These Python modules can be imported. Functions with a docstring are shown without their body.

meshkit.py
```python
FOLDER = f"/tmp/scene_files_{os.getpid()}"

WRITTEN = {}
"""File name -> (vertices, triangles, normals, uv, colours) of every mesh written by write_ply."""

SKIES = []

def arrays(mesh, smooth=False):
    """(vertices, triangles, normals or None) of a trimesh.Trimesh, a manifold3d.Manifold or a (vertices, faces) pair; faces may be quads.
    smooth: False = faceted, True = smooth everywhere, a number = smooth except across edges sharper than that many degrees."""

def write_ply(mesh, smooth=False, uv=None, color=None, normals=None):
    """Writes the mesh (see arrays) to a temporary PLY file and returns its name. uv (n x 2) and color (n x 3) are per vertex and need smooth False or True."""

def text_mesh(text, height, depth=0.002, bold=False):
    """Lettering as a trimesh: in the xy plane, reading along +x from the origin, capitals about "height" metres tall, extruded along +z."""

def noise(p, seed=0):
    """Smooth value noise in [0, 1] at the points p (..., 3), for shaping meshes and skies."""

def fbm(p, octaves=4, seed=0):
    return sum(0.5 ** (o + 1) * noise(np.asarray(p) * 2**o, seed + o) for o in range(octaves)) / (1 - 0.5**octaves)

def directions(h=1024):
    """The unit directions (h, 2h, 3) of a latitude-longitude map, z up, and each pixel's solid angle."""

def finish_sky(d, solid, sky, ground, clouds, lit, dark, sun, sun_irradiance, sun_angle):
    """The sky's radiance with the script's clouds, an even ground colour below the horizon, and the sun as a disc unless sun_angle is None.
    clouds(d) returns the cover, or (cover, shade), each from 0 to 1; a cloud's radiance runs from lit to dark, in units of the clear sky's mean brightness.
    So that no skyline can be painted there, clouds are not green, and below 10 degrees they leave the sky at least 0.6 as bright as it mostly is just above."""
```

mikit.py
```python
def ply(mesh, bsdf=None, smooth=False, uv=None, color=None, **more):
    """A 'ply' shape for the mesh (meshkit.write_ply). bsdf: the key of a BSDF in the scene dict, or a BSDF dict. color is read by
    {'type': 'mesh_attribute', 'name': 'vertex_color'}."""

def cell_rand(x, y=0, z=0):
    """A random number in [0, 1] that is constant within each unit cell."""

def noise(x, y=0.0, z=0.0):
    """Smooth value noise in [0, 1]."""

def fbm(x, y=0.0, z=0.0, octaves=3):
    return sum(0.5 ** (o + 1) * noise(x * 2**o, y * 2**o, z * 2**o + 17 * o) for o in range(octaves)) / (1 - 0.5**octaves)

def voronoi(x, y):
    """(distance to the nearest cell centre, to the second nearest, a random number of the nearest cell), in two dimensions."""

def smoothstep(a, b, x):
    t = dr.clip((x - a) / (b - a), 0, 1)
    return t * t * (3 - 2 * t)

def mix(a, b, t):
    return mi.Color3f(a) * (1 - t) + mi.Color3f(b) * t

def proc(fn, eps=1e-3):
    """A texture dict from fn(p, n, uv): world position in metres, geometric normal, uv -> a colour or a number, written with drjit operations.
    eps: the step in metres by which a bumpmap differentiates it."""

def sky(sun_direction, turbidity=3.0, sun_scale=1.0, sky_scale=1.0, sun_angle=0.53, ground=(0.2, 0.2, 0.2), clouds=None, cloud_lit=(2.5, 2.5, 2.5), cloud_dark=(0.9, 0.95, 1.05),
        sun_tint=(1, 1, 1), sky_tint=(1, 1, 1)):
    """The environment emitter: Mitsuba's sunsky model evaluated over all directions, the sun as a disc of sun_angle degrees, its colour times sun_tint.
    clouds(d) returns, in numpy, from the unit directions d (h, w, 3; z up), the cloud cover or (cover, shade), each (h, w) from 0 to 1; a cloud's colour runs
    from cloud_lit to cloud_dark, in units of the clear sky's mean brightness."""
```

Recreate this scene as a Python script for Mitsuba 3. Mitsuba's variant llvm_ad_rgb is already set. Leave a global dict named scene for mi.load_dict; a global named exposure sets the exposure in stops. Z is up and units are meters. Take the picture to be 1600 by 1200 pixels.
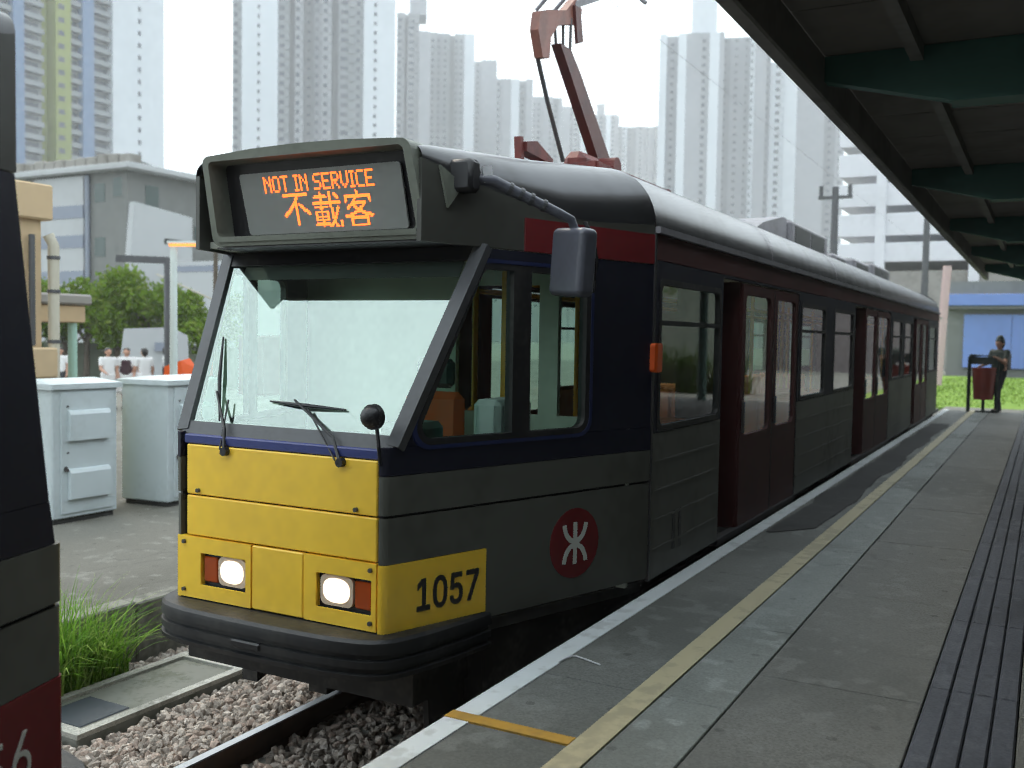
import math, random
import numpy as np, trimesh, mitsuba as mi, drjit as dr
import mikit, meshkit
from mikit import noise, fbm, voronoi, cell_rand, smoothstep, mix
from shapely.geometry import Polygon, LineString, Point, box as sbox
from shapely.ops import unary_union
import manifold3d as m3d
T = mi.ScalarTransform4f
rng = np.random.default_rng(7); random.seed(7)
scene, labels = {}, {}

# ------------------------------------------------------------------ camera, sky, exposure
scene['camera'] = {'type': 'thinlens', 'fov': 54.98, 'fov_axis': 'x', 'near_clip': 0.05, 'far_clip': 5000.0,
    'aperture_radius': 0.0072, 'focus_distance': 5.0,
    'to_world': T().look_at(origin=[0, 0, 1.5], target=[-0.47678, 0.87771, 1.5 - 0.04803], up=[-0.03754, 0.03426, 0.99871])}
def overcast(d):
    g = meshkit.fbm(d * [1.6, 1.6, 3.0] + 3.1, 3)
    return np.ones(d.shape[:2]), np.clip((g - 0.45) * 1.2, 0, 0.35)
scene['sky'] = mikit.sky((-0.55, 0.25, 0.80), turbidity=4, sun_scale=0.12, sun_angle=30, clouds=overcast,
                         cloud_lit=(2.36, 2.64, 2.78), cloud_dark=(1.8, 2.02, 2.15), ground=(0.18, 0.18, 0.17))
exposure = 3.0
HAZE = 0.0008

# ------------------------------------------------------------------ materials
def lin(h):
    c = np.array([int(h[i:i + 2], 16) for i in (0, 2, 4)]) / 255
    return [float(x) for x in np.where(c < 0.04045, c / 12.92, ((c + 0.055) / 1.055) ** 2.4)]
def rgb(c): return {'type': 'rgb', 'value': [float(x) for x in c]}
# Every painted or cast material is a row of one table; each mesh carries its row in uv.x, so that few shaders serve them all.
TABLE, ROW = [], {}          # colour, second colour, third colour, scale, amount, streak, roughness
SHADER = {}
def grime(col, dirt, scale=3.0, amount=0.5, streak=0.35): return ('paint', col, dirt, dirt, scale, amount, streak)
def concrete_fn(base, dark, pale, sc=1.0): return ('stone', base, dark, pale, sc, 1.0, 1.0)
def worn_paint(col, under): return ('worn', col, under, under, 1.0, 0.75, 1.0)
def mat(name, spec, rough=0.5, coat=False, **_):
    if len(spec) == 3: spec = ('paint', spec, spec, spec, 1.0, 0.0, 1.0)
    ROW[name] = len(TABLE); TABLE.append([*spec[1], *spec[2], *spec[3], *spec[4:7], rough])
    SHADER[name] = spec[0] + ('_coat' if coat else '')
    return name
def plain(name, color, rough=0.5, metallic=0.0):
    scene[name] = {'type': 'twosided', 'nested': {'type': 'principled', 'base_color': rgb(color), 'roughness': rough, 'metallic': metallic}}
plain('rail_top', (0.42, 0.43, 0.44), 0.28, 0.9)
mat('yellow_paint', grime((0.924, 0.594, 0.044), (0.756, 0.471, 0.047), 2.2, 0.6, 0.25), 0.32, coat=True)
mat('grey_paint', grime((0.087, 0.091, 0.078), (0.056, 0.057, 0.047), 2.0, 0.8, 0.2), 0.5)
mat('olive_paint', grime((0.054, 0.056, 0.048), (0.036, 0.036, 0.030), 3, 0.5), 0.5)
mat('roof_paint', grime((0.089, 0.091, 0.098), (0.054, 0.054, 0.054), 1.6, 0.8, 1.0), 0.25); SHADER['roof_paint'] = 'paint_metal'
mat('navy_paint', grime((0.003, 0.004, 0.016), (0.005, 0.006, 0.014), 3, 0.5), 0.6)
mat('stripe_blue', (0.022, 0.035, 0.16), 0.35)
mat('red_paint', grime((0.144, 0.006, 0.009), (0.094, 0.006, 0.007), 3, 0.4), 0.55)
mat('maroon_paint', grime((0.054, 0.006, 0.006), (0.029, 0.006, 0.006), 3, 0.5), 0.6)
mat('black_rubber', grime((0.012, 0.012, 0.013), (0.035, 0.033, 0.03), 6, 0.5), 0.55)
mat('bumper_black', grime((0.011, 0.012, 0.014), (0.028, 0.028, 0.026), 5, 0.6), 0.45)
mat('frame_black', (0.012, 0.012, 0.014), 0.4)
mat('pillar_grey', grime((0.066, 0.069, 0.075), (0.044, 0.044, 0.044), 5, 0.5), 0.4)
mat('sign_frame', grime((0.150, 0.163, 0.136), (0.088, 0.097, 0.079), 6, 0.5), 0.45)
mat('sign_screen', (0.20, 0.21, 0.20), 0.25)
mat('under_black', grime((0.012, 0.011, 0.010), (0.05, 0.045, 0.035), 6, 0.7), 0.7)
mat('white_print', (0.55, 0.56, 0.52), 0.5)
mat('dark_print', (0.02, 0.018, 0.015), 0.5)
mat('amber_lens', (0.36, 0.055, 0.006), 0.15, coat=True)
mat('orange_plastic', (0.72, 0.10, 0.012), 0.4)
mat('cream_panel', grime((0.62, 0.66, 0.58), (0.48, 0.52, 0.45), 4, 0.4), 0.4)
mat('cabin_floor', grime((0.10, 0.10, 0.10), (0.06, 0.06, 0.06), 8, 0.5), 0.7)
mat('seat_orange', (0.75, 0.20, 0.05), 0.4)
mat('trim_highlight_blue', (0.012, 0.020, 0.075), 0.4)  # bluer than the navy, to paint in a faint rim highlight
mat('pole_yellow', (0.75, 0.40, 0.02), 0.3)
mat('console_grey', (0.11, 0.12, 0.12), 0.5)
mat('lens_cream', (0.62, 0.50, 0.38), 0.2, coat=True)
mat('pale_grey', (0.55, 0.56, 0.58), 0.4)
mat('mirror_back', grime((0.10, 0.105, 0.13), (0.07, 0.07, 0.08), 8, 0.4), 0.3)
scene['mirror_glass'] = {'type': 'twosided', 'nested': {'type': 'roughconductor', 'material': 'Al', 'alpha': 0.02}}
mat('copper_paint', grime((0.073, 0.018, 0.014), (0.040, 0.013, 0.013), 9, 0.7), 0.45)
mat('knee_copper', grime((0.189, 0.071, 0.051), (0.105, 0.045, 0.036), 9, 0.7), 0.45)
mat('red_oxide', grime((0.127, 0.016, 0.012), (0.056, 0.012, 0.012), 9, 0.7), 0.5)
mat('dark_steel', grime((0.05, 0.05, 0.052), (0.09, 0.06, 0.045), 8, 0.6), 0.5)
mat('equipment_grey', grime((0.185, 0.180, 0.198), (0.114, 0.110, 0.110), 5, 0.6), 0.5)
mat('louvre_dark', (0.045, 0.047, 0.045), 0.6)
scene['screen_pane'] = {'type': 'thindielectric', 'int_ior': 2.6, 'specular_transmittance': rgb((0.84, 0.98, 0.90)), 'specular_reflectance': rgb((0.86, 1.0, 0.93))}
scene['side_pane'] = {'type': 'thindielectric', 'int_ior': 1.5, 'specular_transmittance': rgb((0.62, 0.76, 0.69))}
scene['lens_glass'] = {'type': 'thindielectric', 'int_ior': 1.5}
def lamp_emit(c, k): return {'type': 'area', 'radiance': rgb(np.array(c) * k)}

mat('platform_dark', concrete_fn((0.113, 0.118, 0.109), (0.081, 0.086, 0.078), (0.151, 0.158, 0.150)), 0.62)
mat('platform_pale', concrete_fn((0.190, 0.210, 0.200), (0.124, 0.136, 0.125), (0.256, 0.280, 0.272)), 0.62)
mat('guide_strip', concrete_fn((0.056, 0.064, 0.081), (0.037, 0.042, 0.054), (0.078, 0.088, 0.105)), 0.55)
mat('dark_patch', concrete_fn((0.024, 0.025, 0.025), (0.016, 0.016, 0.016), (0.04, 0.04, 0.04)), 0.75)
mat('white_line', worn_paint((0.559, 0.600, 0.610), (0.404, 0.424, 0.420)), 0.5)
mat('cream_line', worn_paint((0.394, 0.349, 0.218), (0.284, 0.255, 0.165)), 0.55)
mat('ochre_line', worn_paint((0.388, 0.216, 0.029), (0.295, 0.176, 0.041)), 0.55)
mat('yard_concrete', concrete_fn((0.110, 0.107, 0.092), (0.075, 0.073, 0.060), (0.211, 0.211, 0.194), 0.9), 0.8)
mat('wall_concrete', grime((0.176, 0.172, 0.150), (0.053, 0.057, 0.044), 4.0, 0.8, 0.25), 0.8)
mat('slab_rim', concrete_fn((0.370, 0.370, 0.334), (0.246, 0.246, 0.220), (0.458, 0.458, 0.431), 2), 0.8)
mat('slab_fill', grime((0.176, 0.180, 0.158), (0.088, 0.101, 0.070), 6, 0.8, 1.0), 0.8)
mat('iron_cover', (0.055, 0.065, 0.08), 0.5)
mat('ballast_bed', grime((0.16, 0.14, 0.12), (0.06, 0.055, 0.05), 30, 0.8, 1.0), 0.9)
scene['ballast_stone'] = {'type': 'twosided', 'nested': {'type': 'principled', 'base_color': {'type': 'mesh_attribute', 'name': 'vertex_color'}, 'roughness': 0.85, 'specular': 0.3}}
mat('rail_side', grime((0.09, 0.055, 0.038), (0.05, 0.04, 0.035), 12, 0.7), 0.7)
mat('sleeper_concrete', concrete_fn((0.27, 0.27, 0.24), (0.17, 0.17, 0.15), (0.36, 0.36, 0.33), 3), 0.85)
mat('canopy_soffit', grime((0.223, 0.206, 0.184), (0.157, 0.143, 0.126), 2, 0.6, 1.0), 0.7)
mat('canopy_edge', grime((0.231, 0.221, 0.200), (0.147, 0.139, 0.126), 3, 0.6, 1.0), 0.6)
mat('canopy_green', grime((0.076, 0.182, 0.151), (0.062, 0.130, 0.107), 3, 0.5, 1.0), 0.5)
mat('cabinet_paint', grime((0.475, 0.537, 0.554), (0.370, 0.422, 0.422), 3.5, 0.5, 0.4), 0.45)
mat('plinth_dark', (0.03, 0.03, 0.028), 0.8)
mat('ground_earth', grime((0.16, 0.155, 0.13), (0.10, 0.11, 0.08), 0.3, 0.8, 1.0), 0.9)
mat('road_asphalt', grime((0.065, 0.065, 0.065), (0.045, 0.045, 0.045), 0.8, 0.6, 1.0), 0.9)
mat('lawn_green', grime((0.101, 0.176, 0.018), (0.132, 0.189, 0.026), 1.3, 0.7, 1.0), 0.9)
def leaf_mat(name, c, t=0.5):
    scene[name] = {'type': 'principledthin', 'base_color': c if isinstance(c, dict) else rgb(c), 'roughness': 0.5, 'diff_trans': t, 'spec_trans': 0.0}
    return name
leaf_mat('grass_blade', {'type': 'mesh_attribute', 'name': 'vertex_color'}, 0.7)
leaf_mat('tree_leaf', {'type': 'mesh_attribute', 'name': 'vertex_color'}, 0.6)
mat('bark', grime((0.10, 0.08, 0.06), (0.05, 0.045, 0.035), 8, 0.7), 0.9)
# buildings
mat('tower_white', grime((0.50, 0.54, 0.58), (0.44, 0.475, 0.515), 0.08, 0.6, 0.3), 0.7)
mat('tower_pale', grime((0.265, 0.28, 0.305), (0.22, 0.235, 0.26), 0.1, 0.6, 0.3), 0.7)
mat('tower_grey', grime((0.19, 0.203, 0.225), (0.155, 0.166, 0.185), 0.1, 0.6, 0.3), 0.7)
mat('tower_cream', grime((0.209, 0.228, 0.246), (0.158, 0.172, 0.191), 0.12, 0.6, 0.3), 0.7)
mat('tower_blue', grime((0.13, 0.19, 0.30), (0.105, 0.155, 0.25), 0.1, 0.6, 0.3), 0.7)
mat('tower_green', grime((0.207, 0.239, 0.077), (0.144, 0.171, 0.059), 0.12, 0.6, 0.3), 0.7)
mat('tower_glass', grime((0.041, 0.050, 0.072), (0.081, 0.090, 0.108), 0.5, 0.8, 1.0), 0.3)
mat('hall_grey', grime((0.150, 0.157, 0.151), (0.114, 0.120, 0.114), 0.35, 0.7, 0.3), 0.8)
mat('hall_white', grime((0.370, 0.387, 0.396), (0.317, 0.330, 0.334), 0.4, 0.5, 0.3), 0.7)
mat('hall_band', (0.185, 0.211, 0.264), 0.6)
mat('hall_window', (0.035, 0.06, 0.055), 0.25)
mat('roof_trim', grime((0.25, 0.24, 0.22), (0.14, 0.13, 0.115), 0.8, 0.8, 0.5), 0.8)
mat('beige_render', grime((0.458, 0.343, 0.207), (0.370, 0.273, 0.167), 1.2, 0.6, 0.3), 0.8)
mat('pipe_cream', (0.440, 0.414, 0.334), 0.5)
mat('mint_paint', (0.290, 0.458, 0.387), 0.5)
mat('lamp_white', grime((0.546, 0.616, 0.598), (0.440, 0.502, 0.484), 3, 0.4), 0.45)
mat('deck_white', grime((0.575, 0.586, 0.621), (0.483, 0.494, 0.517), 0.5, 0.6, 0.4), 0.7)
mat('deck_dark', (0.16, 0.16, 0.165), 0.8)
mat('hoarding_blue', grime((0.134, 0.216, 0.502), (0.118, 0.184, 0.426), 0.5, 0.5, 0.4), 0.6)
mat('rose_paint', (0.45, 0.33, 0.32), 0.6)
mat('bin_red', grime((0.20, 0.035, 0.025), (0.13, 0.03, 0.022), 6, 0.5), 0.5)
mat('dark_green', (0.020, 0.032, 0.026), 0.6)
mat('skin', (0.40, 0.22, 0.15), 0.55)
mat('hair_black', (0.012, 0.010, 0.010), 0.45)
mat('shirt_white', (0.612, 0.612, 0.612), 0.8)
mat('vest_dark', (0.035, 0.014, 0.02), 0.8)
mat('trouser_dark', (0.022, 0.024, 0.03), 0.8)
mat('cloth_red', (0.55, 0.03, 0.02), 0.7)
mat('wall_rose', grime((0.110, 0.091, 0.091), (0.083, 0.069, 0.069), 0.8, 0.5, 0.3), 0.7)
mat('hedge_wall', grime((0.13, 0.145, 0.11), (0.08, 0.10, 0.07), 0.6, 0.7, 0.6), 0.9)
mat('yellow_green', (0.42, 0.45, 0.11), 0.6)

def shaders():
    tab = np.array(TABLE, np.float32); col = [mi.Float(np.ascontiguousarray(tab[:, k])) for k in range(13)]
    dr.eval(col)
    def row(uv): return mi.UInt32(dr.clip(uv.x, 0, len(tab) - 1))
    def g(k, i): return dr.gather(mi.Float, col[k], i)
    def c3(k, i): return mi.Color3f(g(k, i), g(k + 1, i), g(k + 2, i))
    def paint(p, n, uv):
        i = row(uv); s, st = g(9, i), g(11, i)
        a = fbm(p.x * s, p.y * s, p.z * s * st, 4); b = fbm(p.x * s * 7, p.y * s * 7, p.z * s * 5, 2)
        return mix(c3(0, i), c3(3, i), g(10, i) * smoothstep(0.42, 0.72, a * 0.75 + b * 0.25))
    def stone(p, n, uv):
        i = row(uv); s = g(9, i)
        a = fbm(p.x * 1.1 * s, p.y * 0.8 * s, p.z * 1.1, 4); b = fbm(p.x * 9 * s, p.y * 9 * s, p.z * 9, 3)
        k = mix(c3(0, i), c3(3, i), smoothstep(0.45, 0.70, a)); k = mix(k, c3(6, i), 0.5 * smoothstep(0.58, 0.75, b))
        d, _, r = voronoi(p.x * 3.1 + 7.3, p.y * 3.1); spot = smoothstep(0.075, 0.05, d) * dr.select(r > 0.55, 1.0, 0.0)
        k = mix(k, k * 0.7, spot)
        crack = smoothstep(0.012, 0.004, dr.abs(fbm(p.x * 0.9 + 31, p.y * 0.9, 2.0, 4) - 0.5)) * smoothstep(0.5, 0.6, noise(p.x * 0.7, p.y * 0.7, 5.0))
        k = mix(k, k * 0.82, crack)
        return k * (0.74 + 0.52 * noise(p.x * 120, p.y * 120, p.z * 120))
    def worn(p, n, uv):
        i = row(uv); a = fbm(p.x * 14, p.y * 14, p.z * 14, 4); b = fbm(p.x * 2.2, p.y * 0.9, 3.0, 3)
        return mix(c3(0, i), c3(3, i), g(10, i) * smoothstep(0.50, 0.66, a * 0.6 + b * 0.4))
    def rough(p, n, uv): return g(12, row(uv))
    def fine(p, n, uv): return fbm(p.x * 60, p.y * 60, p.z * 60, 2)
    def pr(fn, **k): return {'type': 'principled', 'base_color': mikit.proc(fn), 'roughness': mikit.proc(rough), 'specular': 0.5, **k}
    scene['paint'] = {'type': 'twosided', 'nested': pr(paint)}
    scene['paint_coat'] = {'type': 'twosided', 'nested': pr(paint, clearcoat=0.35, clearcoat_gloss=0.93)}
    scene['paint_metal'] = {'type': 'twosided', 'nested': pr(paint, metallic=0.75)}
    scene['stone'] = {'type': 'twosided', 'nested': {'type': 'bumpmap', 'arbitrary': mikit.proc(fine, eps=0.004), 'scale': 0.003, 'nested': pr(stone)}}
    scene['worn'] = {'type': 'twosided', 'nested': pr(worn)}
shaders()
def shape(mesh, m, smooth=False, **more):
    if m not in ROW: return mikit.ply(mesh, m, smooth, **more)
    if smooth and smooth is not True: mesh = trimesh.graph.smooth_shade(mesh, angle=math.radians(smooth), facet_minarea=None); smooth = True
    if not hasattr(mesh, 'vertices'): mesh = to_tm(mesh)
    uv = np.full((len(mesh.vertices), 2), [ROW[m] + 0.5, 0.5])
    return mikit.ply(mesh, SHADER[m], smooth, uv=uv, **more)

# ------------------------------------------------------------------ helpers
def numbered(key):
    taken = lambda k: k in scene or k in labels or any(x.startswith(k + '__') for x in scene)
    if not taken(key): return key
    i = 1
    while taken(f'{key}_{i:03d}'): i += 1
    return f'{key}_{i:03d}'
def thing(name, label, cat, group=None):
    key = numbered(name); labels[key] = {'label': label, 'category': cat}
    if group: labels[key]['group'] = group
    return key
def obj(name, mesh, m, parent=None, smooth=False, label=None, kind=None, **more):
    if isinstance(mesh, list): mesh = trimesh.util.concatenate(mesh)
    if parent is None: key = numbered(name)
    else:
        key = f'{parent}__{name}'
        if key in scene:
            i = 1
            while f'{key}_{i:03d}' in scene: i += 1
            key = f'{key}_{i:03d}'
    scene[key] = shape(mesh, m, smooth, **more)
    if label or kind:
        labels[key] = {}
        if label: labels[key]['label'] = label
        if kind: labels[key]['kind'] = kind
    return key
def part_copy(name, shape, parent, offset):
    key = f'{parent}__{name}'; i = 1
    if key in scene:
        while f'{key}_{i:03d}' in scene: i += 1
        key = f'{key}_{i:03d}'
    scene[key] = {**shape, 'to_world': T().translate([float(x) for x in offset])}
    return key
def single(name, mesh, m, label, cat, group=None, smooth=False, **more):
    key = obj(name, mesh, m, None, smooth, **more); labels[key] = {'label': label, 'category': cat}
    if group: labels[key]['group'] = group
    return key
def struct(name, mesh, m, kind='structure', label=None, smooth=False, **more):
    key = obj(name, mesh, m, None, smooth, **more); labels[key] = {'kind': kind}
    if label: labels[key]['label'] = label
    return key
def cat(*ms): return trimesh.util.concatenate([x for m in ms for x in (m if isinstance(m, list) else [m])])
def bx(x0, x1, y0, y1, z0, z1):
    m = trimesh.creation.box((x1 - x0, y1 - y0, z1 - z0)); m.apply_translation(((x0 + x1) / 2, (y0 + y1) / 2, (z0 + z1) / 2)); return m
def to_tm(man):
    m = man.to_mesh(); return trimesh.Trimesh(np.array(m.vert_properties[:, :3]), np.array(m.tri_verts), process=False)
def cbx(x0, x1, y0, y1, z0, z1, c=0.01):
    """box with chamfered edges"""
    ps = []
    for a, b, d in ((c, 0, 0), (0, c, 0), (0, 0, c)):
        for x in (x0 + c - a, x1 - c + a):
            for y in (y0 + c - b, y1 - c + b):
                for z in (z0 + c - d, z1 - c + d): ps.append((x, y, z))
    return trimesh.convex.convex_hull(np.array(ps))
def tube(points, r, sides=10, caps=True):
    p = np.asarray(points, float); n = len(p); r = np.broadcast_to(r, (n,))
    t = np.gradient(p, axis=0); t /= np.linalg.norm(t, axis=1, keepdims=True)
    ref = np.array([0, 0, 1.0]) if abs(t[0][2]) < 0.9 else np.array([1.0, 0, 0])
    a = np.cross(t, ref); a /= np.linalg.norm(a, axis=1, keepdims=True); b = np.cross(t, a)
    ang = np.arange(sides) * 2 * np.pi / sides
    v = p[:, None] + r[:, None, None] * (np.cos(ang)[None, :, None] * a[:, None] + np.sin(ang)[None, :, None] * b[:, None])
    v = v.reshape(-1, 3); f = []
    for i in range(n - 1):
        for j in range(sides):
            k = (j + 1) % sides
            f += [[i * sides + j, i * sides + k, (i + 1) * sides + k], [i * sides + j, (i + 1) * sides + k, (i + 1) * sides + j]]
    if caps:
        v = np.vstack([v, p[0], p[-1]]); c0 = len(v) - 2
        for j in range(sides):
            k = (j + 1) % sides; f += [[c0, k, j], [c0 + 1, (n - 1) * sides + j, (n - 1) * sides + k]]
    return trimesh.Trimesh(v, np.array(f), process=False)
def bar(p, q, w, h, up=(0, 0, 1)):
    """rectangular bar from p to q, w across, h along up"""
    p, q = np.array(p, float), np.array(q, float); t = (q - p) / np.linalg.norm(q - p)
    a = np.cross(t, up); a /= np.linalg.norm(a); b = np.cross(a, t)
    c = [p + s * a * w / 2 + u * b * h / 2 for s, u in ((-1, -1), (1, -1), (1, 1), (-1, 1))] + [q + s * a * w / 2 + u * b * h / 2 for s, u in ((-1, -1), (1, -1), (1, 1), (-1, 1))]
    return trimesh.convex.convex_hull(np.array(c))
def cyl(c, r, h, axis=(0, 0, 1), sections=24):
    m = trimesh.creation.cylinder(r, h, sections=sections)
    m.apply_transform(trimesh.geometry.align_vectors([0, 0, 1], axis)); m.apply_translation(c); return m
def ext(poly, h):
    gs = getattr(poly, 'geoms', [poly])
    return trimesh.util.concatenate([trimesh.creation.extrude_polygon(g, h, engine='earcut') for g in gs if g.area > 1e-9])
def loft(sections, closed_profile=True, caps=True):
    """sections: (k, n, 3) rings"""
    s = np.asarray(sections, float); k, n, _ = s.shape; v = s.reshape(-1, 3); f = []
    for i in range(k - 1):
        for j in range(n if closed_profile else n - 1):
            q = (j + 1) % n
            f += [[i * n + j, i * n + q, (i + 1) * n + q], [i * n + j, (i + 1) * n + q, (i + 1) * n + j]]
    if caps and closed_profile:
        for ring, flip in ((0, True), (k - 1, False)):
            c = len(v); v = np.vstack([v, s[ring].mean(0)])
            for j in range(n):
                q = (j + 1) % n; a, b = ring * n + j, ring * n + q
                f.append([c, b, a] if flip else [c, a, b])
    return trimesh.Trimesh(v, np.array(f), process=False)
def sphere(c, r, sub=2, scale=(1, 1, 1)):
    m = trimesh.creation.icosphere(sub, r); m.apply_scale(scale); m.apply_translation(c); return m

# ------------------------------------------------------------------ ground, track, platform (z = 0 is the platform surface)
struct('ground', bx(-490, 490, -140, 800, -2.0, -1.20), 'ground_earth')
yard = bx(-40, -5.84, -30, 80, -1.19, -0.52)
struct('yard_pavement', yard, 'yard_concrete')
# cast edge of the raised yard in separate lengths
wall = thing('retaining_wall', 'low stained concrete retaining wall behind the grass and the cable slab', 'wall')
y = -6.0
while y < 30:
    L = 1.82
    obj('panel', cbx(-5.99, -5.82, y, y + L, -1.19, -0.50 + rng.uniform(-0.006, 0.006), 0.012), 'wall_concrete', wall); y += L + 0.012
struct('trackbed', cat(bx(-4.28, -2.16, -30, 60, -1.19, -1.075), bx(-5.82, -4.281, -30, 60, -1.19, -0.985)), 'ballast_bed')
def stone_mesh(n, xr, yr, z0, size, skip):
    V, F, Cc = [], [], []; base = trimesh.creation.icosahedron(); bv, bf = np.array(base.vertices), np.array(base.faces); k = 0
    pal = np.array([[0.40, 0.345, 0.30], [0.34, 0.295, 0.26], [0.46, 0.41, 0.36], [0.27, 0.24, 0.21], [0.52, 0.475, 0.43], [0.38, 0.305, 0.26], [0.22, 0.19, 0.165]])
    for _ in range(n):
        x, yy = rng.uniform(*xr), rng.uniform(*yr)
        if skip(x, yy): continue
        s = size * rng.uniform(0.6, 1.35)
        q = trimesh.transformations.random_rotation_matrix(rng.random(3))[:3, :3]
        v = bv * rng.uniform(0.72, 1.2, (12, 1)) * np.array([1, rng.uniform(0.6, 1), rng.uniform(0.5, 0.8)]) * s
        V.append(v @ q.T + [x, yy, z0 + rng.uniform(-0.3, 0.9) * size]); F.append(bf + k); k += 12
        Cc.append(np.repeat(pal[rng.integers(len(pal))][None] * rng.uniform(0.75, 1.15), 12, 0))
    m = trimesh.Trimesh(np.vstack(V), np.vstack(F), process=False); return m, np.vstack(Cc)
def skip(x, y):
    return (-5.58 < x < -4.89 and 3.74 < y < 5.24) or abs(x + 4.11) < 0.06 or abs(x + 2.67) < 0.06
m, c = stone_mesh(11500, (-5.80, -4.19), (2.2, 6.6), -0.972, 0.032, skip)
m2, c2 = stone_mesh(9000, (-4.15, -2.18), (2.0, 6.6), -1.06, 0.034, skip)
m3_, c3 = stone_mesh(4500, (-5.80, -2.18), (6.6, 12.0), -0.98, 0.042, skip)
struct('ballast', trimesh.util.concatenate([m, m2, m3_]), 'ballast_stone', 'stuff', 'pinkish grey crushed stone ballast round the rails', color=np.vstack([c, c2, c3]))
# rails: straight past the platform, then curving away to the left
def rail_path(x):
    pts = [(x, yy) for yy in np.linspace(-20, 24, 12)]
    R = 40 + (-3.39 - x)
    for a in np.linspace(0, 1.2, 24)[1:]: pts.append((x - R * (1 - math.cos(a)), 24 + R * math.sin(a)))
    return np.array(pts)
def rail_loft(x, prof):
    p = rail_path(x); t = np.gradient(p, axis=0); t /= np.linalg.norm(t, axis=1, keepdims=True); nx = np.stack([t[:, 1], -t[:, 0]], 1)
    return loft([[(*(p[i] + nx[i] * a), b) for a, b in prof] for i in range(len(p))])
for i, (x, lab) in enumerate(((-4.11, 'left running rail in the ballast, nearer the cable slab'), (-2.67, 'right running rail in the shadow under the platform edge'))):
    r = thing('rail', lab, 'rail', None)
    obj('web', rail_loft(x, [(-.065, -1.06), (.065, -1.06), (.062, -1.045), (.012, -1.03), (.012, -.945), (.034, -.935), (.034, -.906), (-.034, -.906), (-.034, -.935), (-.012, -.945), (-.012, -1.03), (-.062, -1.045)]), 'rail_side', r)
    obj('running_surface', rail_loft(x, [(-.034, -.9055), (.034, -.9055), (.028, -.899), (-.028, -.899)]), 'rail_top', r)
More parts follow.
